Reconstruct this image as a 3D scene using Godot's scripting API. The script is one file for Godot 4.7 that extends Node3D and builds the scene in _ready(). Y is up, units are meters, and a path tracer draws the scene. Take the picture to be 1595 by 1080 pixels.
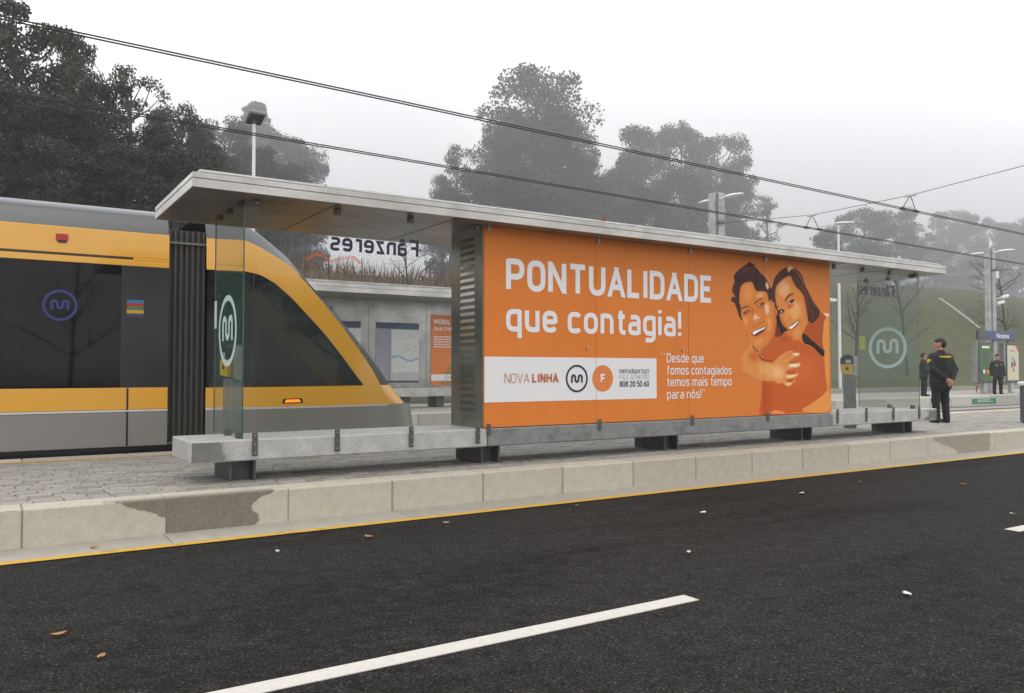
extends Node3D
# A tram stop in fog: near shelter with an orange poster, a yellow tram, the far platform and a wooded bank.
# World: x along the tracks, y up, z towards the photographer's side of the road.

var M := {}
var taken := {}
var rng := RandomNumberGenerator.new()

const ZS := -8.30        # road-side plane of the near shelter
const PY := 0.31         # near platform level
const FY := 0.36         # far platform level
const FE := -18.2        # edge of the far platform
const ZT := -12.05       # near side of the tram

# ------------------------------------------------------------------ mesh builder
class MB:
	var v := PackedVector3Array()
	var n := PackedVector3Array()
	var uv := PackedVector2Array()
	var c := PackedColorArray()
	var ix := PackedInt32Array()
	var xf := Transform3D()
	var tint := Color(1, 1, 1)
	var colored := false
	func vert(p: Vector3, nn: Vector3) -> int:
		v.append(xf * p)
		n.append((xf.basis * nn).normalized())
		uv.append(Vector2(p.x, p.y))
		c.append(tint)
		return v.size() - 1
	func tri(a: Vector3, b: Vector3, d: Vector3) -> void:
		var nn := (b - a).cross(d - a)
		if nn.length_squared() < 1e-18:
			return
		nn = nn.normalized()
		var k := vert(a, nn)
		vert(b, nn)
		vert(d, nn)
		ix.append_array(PackedInt32Array([k, k + 2, k + 1]))
	func quad(a: Vector3, b: Vector3, d: Vector3, e: Vector3) -> void:
		var nn := (b - a).cross(e - a)
		if nn.length_squared() < 1e-18:
			nn = (d - b).cross(e - b)
		nn = nn.normalized()
		var k := vert(a, nn)
		vert(b, nn)
		vert(d, nn)
		vert(e, nn)
		ix.append_array(PackedInt32Array([k, k + 2, k + 1, k, k + 3, k + 2]))
	# box from corner to corner with chamfered edges
	func box(lo: Vector3, hi: Vector3, b := 0.0) -> void:
		if b <= 0.0:
			var p := func(i, j, k): return Vector3(hi.x if i else lo.x, hi.y if j else lo.y, hi.z if k else lo.z)
			quad(p.call(0, 0, 1), p.call(1, 0, 1), p.call(1, 1, 1), p.call(0, 1, 1))
			quad(p.call(1, 0, 0), p.call(0, 0, 0), p.call(0, 1, 0), p.call(1, 1, 0))
			quad(p.call(1, 0, 1), p.call(1, 0, 0), p.call(1, 1, 0), p.call(1, 1, 1))
			quad(p.call(0, 0, 0), p.call(0, 0, 1), p.call(0, 1, 1), p.call(0, 1, 0))
			quad(p.call(0, 1, 1), p.call(1, 1, 1), p.call(1, 1, 0), p.call(0, 1, 0))
			quad(p.call(0, 0, 0), p.call(1, 0, 0), p.call(1, 0, 1), p.call(0, 0, 1))
			return
		var m := (lo + hi) / 2.0
		var h := (hi - lo) / 2.0
		b = minf(b, minf(h.x, minf(h.y, h.z)) * 0.98)
		for ax in 3:
			var a1 := (ax + 1) % 3
			var a2 := (ax + 2) % 3
			for s in [-1.0, 1.0]:
				var q: Array[Vector3] = []
				for e in [[-1, -1], [1, -1], [1, 1], [-1, 1]]:
					var w := Vector3.ZERO
					w[ax] = h[ax] * s
					w[a1] = (h[a1] - b) * e[0]
					w[a2] = (h[a2] - b) * e[1]
					q.append(m + w)
				if s > 0:
					quad(q[0], q[1], q[2], q[3])
				else:
					quad(q[3], q[2], q[1], q[0])
			for s1 in [-1.0, 1.0]:
				for s2 in [-1.0, 1.0]:
					var A := Vector3.ZERO
					A[a1] = h[a1] * s1
					A[a2] = (h[a2] - b) * s2
					var B := Vector3.ZERO
					B[a1] = (h[a1] - b) * s1
					B[a2] = h[a2] * s2
					var e0 := Vector3.ZERO
					e0[ax] = h[ax] - b
					_edge(m + A - e0, m + A + e0, m + B + e0, m + B - e0, A + B)
		for sx in [-1.0, 1.0]:
			for sy in [-1.0, 1.0]:
				for sz in [-1.0, 1.0]:
					var o := Vector3(sx, sy, sz)
					var pa := m + Vector3(h.x * sx, (h.y - b) * sy, (h.z - b) * sz)
					var pb := m + Vector3((h.x - b) * sx, h.y * sy, (h.z - b) * sz)
					var pc := m + Vector3((h.x - b) * sx, (h.y - b) * sy, h.z * sz)
					if (pb - pa).cross(pc - pa).dot(o) > 0:
						tri(pa, pb, pc)
					else:
						tri(pa, pc, pb)
	func _edge(a: Vector3, b: Vector3, d: Vector3, e: Vector3, out: Vector3) -> void:
		if (b - a).cross(e - a).dot(out) > 0:
			quad(a, b, d, e)
		else:
			quad(a, e, d, b)
	func cbox(ce: Vector3, sz: Vector3, b := 0.0) -> void:
		box(ce - sz / 2.0, ce + sz / 2.0, b)
	# tapered round bar through a list of points with radii
	func tube(pts: Array, radii: Array, seg := 8, caps := true) -> void:
		var rings := []
		var side := Vector3.UP
		for i in pts.size():
			var d: Vector3 = (pts[mini(i + 1, pts.size() - 1)] - pts[maxi(i - 1, 0)]).normalized()
			if i == 0:
				side = d.cross(Vector3.RIGHT if absf(d.x) < 0.8 else Vector3.UP).normalized()
			else:
				side = (side - d * side.dot(d)).normalized()
			var up := d.cross(side)
			var ring := []
			for k in seg:
				var an := TAU * k / seg
				var nn: Vector3 = side * cos(an) + up * sin(an)
				ring.append(vert(pts[i] + nn * radii[i], nn))
			rings.append(ring)
		for i in rings.size() - 1:
			for k in seg:
				var a: int = rings[i][k]
				var b: int = rings[i][(k + 1) % seg]
				var d2: int = rings[i + 1][(k + 1) % seg]
				var e: int = rings[i + 1][k]
				ix.append_array(PackedInt32Array([a, d2, b, a, e, d2]))
		if caps:
			for w in [0, pts.size() - 1]:
				var d3: Vector3 = (pts[1] - pts[0]).normalized() * -1.0 if w == 0 else (pts[w] - pts[w - 1]).normalized()
				var ring2 := []
				for k in seg:
					ring2.append(v[rings[w][k]])
				var keep := xf
				xf = Transform3D()
				d3 = keep.basis * d3
				for k in range(1, seg - 1):
					if (ring2[k] - ring2[0]).cross(ring2[k + 1] - ring2[0]).dot(d3) > 0:
						tri(ring2[0], ring2[k], ring2[k + 1])
					else:
						tri(ring2[0], ring2[k + 1], ring2[k])
				xf = keep
	# flat polygon in x,y extruded from z0 to z1
	func prism(poly: PackedVector2Array, z0: float, z1: float) -> void:
		var t := Geometry2D.triangulate_polygon(poly)
		for i in range(0, t.size(), 3):
			var a := poly[t[i]]
			var b := poly[t[i + 1]]
			var d := poly[t[i + 2]]
			if (b - a).cross(d - a) < 0:
				var s := b
				b = d
				d = s
			tri(Vector3(a.x, a.y, z1), Vector3(b.x, b.y, z1), Vector3(d.x, d.y, z1))
			tri(Vector3(a.x, a.y, z0), Vector3(d.x, d.y, z0), Vector3(b.x, b.y, z0))
		var area := 0.0
		for i in poly.size():
			area += poly[i].cross(poly[(i + 1) % poly.size()])
		for i in poly.size():
			var a := poly[i]
			var b := poly[(i + 1) % poly.size()]
			if area < 0:
				var s := a
				a = b
				b = s
			quad(Vector3(a.x, a.y, z0), Vector3(b.x, b.y, z0), Vector3(b.x, b.y, z1), Vector3(a.x, a.y, z1))
	# grid of points with smooth normals; out says which way is outside
	func grid(rows: Array, out: Vector3, flip_free := true) -> void:
		var h := rows.size()
		var w: int = rows[0].size()
		var k0 := v.size()
		var sgn := 1.0
		var a0: Vector3 = rows[h / 2][w / 2]
		var fx: Vector3 = rows[h / 2][mini(w / 2 + 1, w - 1)] - rows[h / 2][maxi(w / 2 - 1, 0)]
		var fy: Vector3 = rows[mini(h / 2 + 1, h - 1)][w / 2] - rows[maxi(h / 2 - 1, 0)][w / 2]
		if fx.cross(fy).dot(out) < 0:
			sgn = -1.0
		for j in h:
			for i in w:
				var dx: Vector3 = rows[j][mini(i + 1, w - 1)] - rows[j][maxi(i - 1, 0)]
				var dy: Vector3 = rows[mini(j + 1, h - 1)][i] - rows[maxi(j - 1, 0)][i]
				var nn := dx.cross(dy) * sgn
				if nn.length_squared() < 1e-14:
					nn = out
				vert(rows[j][i], nn.normalized())
		for j in h - 1:
			for i in w - 1:
				var a := k0 + j * w + i
				var b := a + 1
				var d := a + w + 1
				var e := a + w
				if sgn > 0:
					ix.append_array(PackedInt32Array([a, d, b, a, e, d]))
				else:
					ix.append_array(PackedInt32Array([a, b, d, a, d, e]))
	func mesh(shift := Vector3.ZERO, rect = null) -> ArrayMesh:
		var arr := []
		arr.resize(Mesh.ARRAY_MAX)
		if shift != Vector3.ZERO:
			for i in v.size():
				v[i] -= shift
		arr[Mesh.ARRAY_VERTEX] = v
		arr[Mesh.ARRAY_NORMAL] = n
		if rect != null:
			var u := PackedVector2Array()
			u.resize(v.size())
			for i in v.size():
				u[i] = Vector2((v[i].x + shift.x - rect[0]) / rect[2], 1.0 - (v[i].y + shift.y - rect[1]) / rect[3])
			arr[Mesh.ARRAY_TEX_UV] = u
		else:
			arr[Mesh.ARRAY_TEX_UV] = uv
		if colored:
			arr[Mesh.ARRAY_COLOR] = c
		arr[Mesh.ARRAY_INDEX] = ix
		var me := ArrayMesh.new()
		me.add_surface_from_arrays(Mesh.PRIMITIVE_TRIANGLES, arr)
		return me

# ------------------------------------------------------------------ scene helpers
func numbered(called: String) -> String:
	var k: int = taken.get(called, -1) + 1
	taken[called] = k
	return called if k == 0 else "%s_%03d" % [called, k]

func origin_of(o: Node) -> Vector3:
	var s := Vector3.ZERO
	while o is Node3D and o != self:
		s += o.position
		o = o.get_parent()
	return s

func obj(called: String, mb: MB, m: Material, parent: Node = null, rect = null) -> MeshInstance3D:
	var o := MeshInstance3D.new()
	o.name = numbered(called) if parent == null else called
	o.mesh = mb.mesh(Vector3.ZERO if parent == null else origin_of(parent), rect)
	o.material_override = m
	(self if parent == null else parent).add_child(o, true)
	return o

func put(called: String, me: Mesh, m: Material, parent: Node, at: Vector3, turn := 0.0, sc := Vector3.ONE) -> MeshInstance3D:
	var o := MeshInstance3D.new()
	o.name = called
	o.mesh = me
	o.material_override = m
	o.position = at - origin_of(parent)
	o.rotation.y = turn
	o.scale = sc
	parent.add_child(o, true)
	return o

func tag(o: Node, label := "", category := "", group := "", kind := "") -> Node:
	if label != "":
		o.set_meta("label", label)
	if category != "":
		o.set_meta("category", category)
	if group != "":
		o.set_meta("group", group)
	if kind != "":
		o.set_meta("kind", kind)
	return o

func thing(called: String, label: String, category: String, at := Vector3.ZERO, group := "") -> Node3D:
	var o := Node3D.new()
	o.name = numbered(called)
	o.position = at
	add_child(o, true)
	tag(o, label, category, group)
	return o

func setting(called: String, at := Vector3.ZERO, label := "") -> Node3D:
	var o := Node3D.new()
	o.name = numbered(called)
	o.position = at
	add_child(o, true)
	tag(o, label, "", "", "structure")
	return o

func copy_of(o: Node3D, called: String, at: Vector3, turn: float, sc: Vector3, label: String, group := "") -> Node3D:
	var d: Node3D = o.duplicate()
	d.name = numbered(called)
	add_child(d, true)
	d.position = at
	d.rotation.y = turn
	d.scale = sc
	d.set_meta("label", label)
	if group != "":
		d.set_meta("group", group)
	return d

func B(lo: Vector3, hi: Vector3, bev := 0.0) -> MB:
	var m := MB.new()
	m.box(lo, hi, bev)
	return m

# ------------------------------------------------------------------ materials
func lin(r: float, g: float, b: float) -> Color:
	return Color(r, g, b).linear_to_srgb()

func noise_bytes(size: int, freq: float, seed_: int, oct := 3) -> PackedByteArray:
	var f := FastNoiseLite.new()
	f.seed = seed_
	f.noise_type = FastNoiseLite.TYPE_SIMPLEX_SMOOTH
	f.frequency = freq
	f.fractal_octaves = oct
	var im := f.get_seamless_image(size, size)
	im.convert(Image.FORMAT_L8)
	return im.get_data()

# mottled, grainy stone-like colour: a..b by coarse noise, grain by fine noise, specks of two colours
func grain_tex(size: int, a: Color, b: Color, coarse: float, grain: float, specks: float, dark: Color, lightc: Color, seed_: int, stones := 0) -> ImageTexture:
	var n1 := noise_bytes(size, coarse, seed_, 4)
	var n2 := noise_bytes(size, 0.18, seed_ + 7, 2)
	var r := RandomNumberGenerator.new()
	r.seed = seed_
	var out := PackedByteArray()
	out.resize(size * size * 3)
	for i in size * size:
		var t := n1[i] / 255.0
		var g := 1.0 + grain * (n2[i] / 255.0 - 0.5 + (r.randf() - 0.5) * 0.8)
		var cr := lerpf(a.r, b.r, t) * g
		var cg := lerpf(a.g, b.g, t) * g
		var cb := lerpf(a.b, b.b, t) * g
		var q := r.randf()
		if q < specks:
			cr = lerpf(cr, dark.r, 0.7)
			cg = lerpf(cg, dark.g, 0.7)
			cb = lerpf(cb, dark.b, 0.7)
		elif q > 1.0 - specks:
			cr = lerpf(cr, lightc.r, 0.7)
			cg = lerpf(cg, lightc.g, 0.7)
			cb = lerpf(cb, lightc.b, 0.7)
		var s := Color(clampf(cr, 0, 1), clampf(cg, 0, 1), clampf(cb, 0, 1)).linear_to_srgb()
		out[i * 3] = int(s.r * 255.0)
		out[i * 3 + 1] = int(s.g * 255.0)
		out[i * 3 + 2] = int(s.b * 255.0)
	var im := Image.create_from_data(size, size, false, Image.FORMAT_RGB8, out)
	for i in stones:
		# single pale chippings
		var q := r.randf_range(0.25, 0.9)
		var s := Color(lerpf(a.r, lightc.r, q), lerpf(a.g, lightc.g, q), lerpf(a.b, lightc.b, q)).linear_to_srgb()
		im.fill_rect(Rect2i(r.randi() % size, r.randi() % size, 1 + r.randi() % 2, 1 + r.randi() % 3), s)
	im.generate_mipmaps()
	return ImageTexture.create_from_image(im)

func bump_tex(size: int, freq: float, seed_: int, strength: float, oct := 3) -> ImageTexture:
	var f := FastNoiseLite.new()
	f.seed = seed_
	f.frequency = freq
	f.fractal_octaves = oct
	var im := f.get_seamless_image(size, size)
	im.convert(Image.FORMAT_RGBA8)
	im.bump_map_to_normal_map(strength)
	return ImageTexture.create_from_image(im)

func plain(c: Color, rough := 0.6, metal := 0.0) -> StandardMaterial3D:
	var m := StandardMaterial3D.new()
	m.albedo_color = lin(c.r, c.g, c.b)
	m.roughness = rough
	m.metallic = metal
	return m

func tri_mat(tex: Texture2D, scale: float, rough: float, bump: Texture2D = null, bs := 0.5, metal := 0.0, tone := Color(1, 1, 1), vc := false, local := false) -> StandardMaterial3D:
	var m := StandardMaterial3D.new()
	m.albedo_texture = tex
	m.albedo_color = Color(tone.r, tone.g, tone.b).linear_to_srgb()
	m.roughness = rough
	m.metallic = metal
	m.uv1_triplanar = true
	m.uv1_world_triplanar = not local
	m.uv1_scale = Vector3.ONE * scale
	m.vertex_color_use_as_albedo = vc
	if bump:
		m.normal_enabled = true
		m.normal_texture = bump
		m.normal_scale = bs
	return m

func pane(c: Color, alpha: float, rough := 0.02, spec := 0.2) -> StandardMaterial3D:
	var m := plain(c, rough)
	m.albedo_color.a = alpha
	m.transparency = BaseMaterial3D.TRANSPARENCY_ALPHA
	m.metallic_specular = spec
	return m

func make_materials() -> void:
	var b_stone := bump_tex(512, 0.11, 3, 5.0, 3)
	var b_fine := bump_tex(512, 0.25, 5, 4.0, 2)
	var K := Color(0.03, 0.03, 0.03)
	var asphalt := grain_tex(1024, Color(0.018, 0.0172, 0.0168), Color(0.032, 0.0308, 0.030), 0.02, 1.3, 0.05, Color(0.006, 0.006, 0.006), Color(0.15, 0.145, 0.14), 11, 12000)
	M.asphalt = tri_mat(asphalt, 0.24, 0.88, b_fine, 0.3, 0.0, Color(1, 1, 1), true)
	var kerb := grain_tex(512, Color(0.47, 0.44, 0.375), Color(0.56, 0.53, 0.46), 0.01, 0.5, 0.05, Color(0.22, 0.2, 0.17), Color(0.72, 0.7, 0.64), 21, 2500)
	M.asphalt.metallic_specular = 0.15
	M.kerb = tri_mat(kerb, 1.1, 0.85, b_stone, 0.5, 0.0, Color(1, 1, 1), true)
	M.kerb_plain = []
	for t in [Color(1, 1, 1), Color(0.93, 0.93, 0.92), Color(1.0, 0.985, 0.96), Color(0.9, 0.89, 0.87)]:
		M.kerb_plain.append(tri_mat(kerb, 1.1, 0.85, b_stone, 0.5, 0.0, t))
	var sett := grain_tex(512, Color(0.29, 0.282, 0.265), Color(0.40, 0.39, 0.365), 0.02, 0.6, 0.05, Color(0.1, 0.1, 0.1), Color(0.5, 0.5, 0.48), 31)
	M.sett_all = tri_mat(sett, 1.7, 0.8, b_stone, 0.8, 0.0, Color(1, 1, 1), true)
	M.sett = []
	for t in [Color(1, 1, 1), Color(0.85, 0.85, 0.86), Color(1.12, 1.1, 1.06), Color(0.95, 0.92, 0.88), Color(1.05, 1.05, 1.07), Color(0.78, 0.77, 0.76)]:
		M.sett.append(tri_mat(sett, 1.7, 0.8, b_stone, 0.8, 0.0, t))
	var sand := grain_tex(256, Color(0.15, 0.1, 0.06), Color(0.22, 0.155, 0.1), 0.02, 0.6, 0.04, K, Color(0.3, 0.27, 0.22), 41)
	M.sand = tri_mat(sand, 2.0, 0.95)
	var beam := grain_tex(512, Color(0.30, 0.30, 0.30), Color(0.44, 0.44, 0.435), 0.008, 0.6, 0.07, Color(0.08, 0.08, 0.085), Color(0.7, 0.7, 0.69), 51, 3000)
	M.granite = tri_mat(beam, 0.9, 0.55, b_fine, 0.25, 0.0, Color(1.2, 1.2, 1.2), true)
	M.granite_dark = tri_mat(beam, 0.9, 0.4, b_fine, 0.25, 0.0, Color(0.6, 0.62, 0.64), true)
	var slab := grain_tex(512, Color(0.38, 0.37, 0.345), Color(0.47, 0.455, 0.425), 0.012, 0.3, 0.03, Color(0.2, 0.2, 0.19), Color(0.6, 0.59, 0.56), 61)
	M.slab = tri_mat(slab, 0.8, 0.8, b_fine, 0.4)
	M.slab2 = tri_mat(slab, 0.8, 0.8, b_fine, 0.4, 0.0, Color(0.9, 0.9, 0.89))
	M.slab_white = tri_mat(slab, 0.8, 0.8, b_fine, 0.3, 0.0, Color(1.25, 1.25, 1.25))
	M.gutter = tri_mat(slab, 0.8, 0.85, b_fine, 0.5, 0.0, Color(0.92, 0.9, 0.85), true)
	M.bed = tri_mat(slab, 0.5, 0.85, b_fine, 0.5, 0.0, Color(0.72, 0.72, 0.71))
	var paint := grain_tex(512, Color(0.54, 0.522, 0.49), Color(0.63, 0.612, 0.58), 0.02, 0.12, 0.02, Color(0.3, 0.29, 0.28), Color(0.85, 0.85, 0.83), 71)
	M.white_paint = tri_mat(paint, 1.2, 0.7, b_fine, 0.4)
	M.yellow_paint = tri_mat(paint, 1.2, 0.7, b_fine, 0.4, 0.0, Color(1.02, 0.62, 0.055), true)
	var zinc := grain_tex(512, Color(0.40, 0.385, 0.37), Color(0.66, 0.645, 0.625), 0.008, 0.14, 0.01, Color(0.36, 0.35, 0.34), Color(0.68, 0.68, 0.67), 81)
	M.zinc = tri_mat(zinc, 0.35, 0.42, b_fine, 0.05, 0.25)
	M.zinc_top = tri_mat(zinc, 0.6, 0.5, b_fine, 0.08, 0.2, Color(0.78, 0.8, 0.82))
	M.soffit = tri_mat(zinc, 0.5, 0.3, null, 0.1, 0.45, Color(0.52, 0.52, 0.5))
	M.stainless = tri_mat(zinc, 0.4, 0.26, null, 0.1, 0.85, Color(0.62, 0.63, 0.62))
	M.stainless_dark = tri_mat(zinc, 0.4, 0.32, null, 0.1, 0.7, Color(0.50, 0.53, 0.50))
	M.galv = tri_mat(zinc, 0.9, 0.5, b_fine, 0.06, 0.4, Color(0.42, 0.43, 0.44))
	M.steel_leg = tri_mat(zinc, 1.0, 0.5, b_fine, 0.06, 0.3, Color(0.2, 0.21, 0.22))
	M.clamp = plain(Color(0.13, 0.125, 0.12), 0.4, 0.6)
	M.bolt = plain(Color(0.4, 0.4, 0.39), 0.35, 0.8)
	M.mast = tri_mat(zinc, 0.5, 0.5, null, 0.1, 0.1, Color(0.72, 0.75, 0.79))
	M.mast_dark = tri_mat(zinc, 0.5, 0.5, null, 0.1, 0.1, Color(0.4, 0.42, 0.45))
	M.lamp_white = plain(Color(0.72, 0.73, 0.74), 0.45)
	M.lamp_glass = plain(Color(0.5, 0.51, 0.52), 0.15)
	M.wire = plain(Color(0.03, 0.03, 0.032), 0.5, 0.3)
	M.glass = pane(Color(0.05, 0.10, 0.08), 0.055)
	M.glass_end = pane(Color(0.07, 0.17, 0.135), 0.17)
	M.glass_edge = plain(Color(0.03, 0.09, 0.07), 0.15)
	M.frost = plain(Color(0.50, 0.64, 0.63), 0.6)
	M.navy = plain(Color(0.018, 0.018, 0.05), 0.5)
	var og := grain_tex(256, Color(0.71, 0.212, 0.040), Color(0.75, 0.228, 0.046), 0.01, 0.03, 0.004, Color(0.55, 0.17, 0.04), Color(0.8, 0.3, 0.1), 91)
	M.orange = tri_mat(og, 0.6, 0.5)
	M.orange.metallic_specular = 0.25
	M.orange_plain = plain(Color(0.73, 0.22, 0.043), 0.42)
	M.print_white = plain(Color(0.80, 0.80, 0.83), 0.42)
	M.print_navy = plain(Color(0.02, 0.022, 0.06), 0.42)
	M.print_red = plain(Color(0.50, 0.14, 0.05), 0.42)
	M.print_grey = plain(Color(0.3, 0.3, 0.33), 0.42)
	M.print_black = plain(Color(0.02, 0.02, 0.03), 0.42)
	M.tram_yellow = plain(Color(0.74, 0.37, 0.028), 0.22)
	M.tram_yellow.clearcoat_enabled = true
	M.tram_yellow.clearcoat = 0.6
	M.tram_yellow.clearcoat_roughness = 0.08
	M.tram_grey = plain(Color(0.235, 0.228, 0.215), 0.3, 0.15)
	M.tram_line = plain(Color(0.6, 0.6, 0.6), 0.3, 0.2)
	M.tram_roof = plain(Color(0.105, 0.115, 0.125), 0.32, 0.2)
	M.tram_glass = pane(Color(0.008, 0.008, 0.009), 0.8, 0.03, 0.3)
	M.tram_black = plain(Color(0.012, 0.012, 0.013), 0.25)
	M.tram_inside = plain(Color(0.14, 0.13, 0.12), 0.7)
	M.tram_seat = plain(Color(0.03, 0.035, 0.06), 0.8)
	M.tram_pole = plain(Color(0.6, 0.33, 0.03), 0.4)
	M.rubber = plain(Color(0.028, 0.028, 0.027), 0.7)
	M.rubber2 = plain(Color(0.055, 0.054, 0.05), 0.75)
	M.amber = plain(Color(0.8, 0.25, 0.02), 0.3)
	M.amber.emission_enabled = true
	M.amber.emission = Color(1.0, 0.45, 0.08)
	M.amber.emission_energy_multiplier = 1.6
	M.red = plain(Color(0.4, 0.02, 0.015), 0.35)
	M.blue = plain(Color(0.02, 0.03, 0.16), 0.4)
	M.green = plain(Color(0.02, 0.2, 0.08), 0.5)
	M.cyan = plain(Color(0.02, 0.16, 0.35), 0.5)
	M.val_yellow = plain(Color(0.65, 0.42, 0.02), 0.35)
	M.val_black = plain(Color(0.02, 0.02, 0.022), 0.35)
	M.notice = plain(Color(0.45, 0.46, 0.1), 0.5)
	M.bin = plain(Color(0.085, 0.095, 0.11), 0.45, 0.2)
	M.sign_blue = plain(Color(0.03, 0.05, 0.17), 0.4)
	M.sign_dark = plain(Color(0.05, 0.053, 0.058), 0.4)
	M.cream = plain(Color(0.62, 0.56, 0.42), 0.5)
	M.poster_green = plain(Color(0.05, 0.14, 0.03), 0.5)
	M.map_paper = plain(Color(0.60, 0.62, 0.60), 0.5)
	M.map_lilac = plain(Color(0.27, 0.27, 0.34), 0.5)
	M.map_navy = plain(Color(0.04, 0.05, 0.11), 0.5)
	M.map_water = plain(Color(0.22, 0.42, 0.55), 0.5)
	M.skin = plain(Color(0.45, 0.24, 0.16), 0.55)
	M.person = plain(Color(1, 1, 1), 0.75)
	M.person.vertex_color_use_as_albedo = true
	M.hair = plain(Color(0.012, 0.009, 0.008), 0.6)
	M.badge = plain(Color(0.75, 0.5, 0.03), 0.5)
	M.white_cloth = plain(Color(0.6, 0.6, 0.6), 0.6)
	var grass := grain_tex(512, Color(0.07, 0.074, 0.044), Color(0.125, 0.126, 0.075), 0.012, 0.8, 0.04, Color(0.03, 0.03, 0.015), Color(0.17, 0.16, 0.08), 101)
	M.grass = tri_mat(grass, 0.22, 0.95, b_stone, 1.0, 0.0, Color(1, 1, 1), true)
	var bark := grain_tex(256, Color(0.07, 0.055, 0.045), Color(0.16, 0.13, 0.11), 0.03, 0.6, 0.03, K, Color(0.2, 0.18, 0.15), 111)
	M.bark = tri_mat(bark, 0.8, 0.95, b_stone, 1.0, 0.0, Color(1, 1, 1), false, true)
	M.twig = plain(Color(0.06, 0.045, 0.035), 0.9)
	M.leaf = []
	for lc in [Color(0.034, 0.046, 0.022), Color(0.042, 0.05, 0.026), Color(0.05, 0.058, 0.034), Color(0.026, 0.036, 0.019), Color(0.036, 0.05, 0.034)]:
		var lm := plain(Color(1, 1, 1), 0.65)
		lm.vertex_color_use_as_albedo = true
		lm.albedo_color = lin(lc.r, lc.g, lc.b)
		lm.backlight_enabled = true
		lm.backlight = Color(0.15, 0.2, 0.08)
		M.leaf.append(lm)
	M.dry = plain(Color(1, 1, 1), 0.9)
	M.dry.vertex_color_use_as_albedo = true
	M.net = plain(Color(0.75, 0.13, 0.03), 0.6)
	M.concrete = tri_mat(slab, 0.5, 0.9, b_fine, 0.6, 0.0, Color(0.85, 0.85, 0.82))
	M.litter = plain(Color(0.7, 0.69, 0.66), 0.8)
	M.dead_leaf = plain(Color(0.4, 0.2, 0.08), 0.8)

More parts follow.
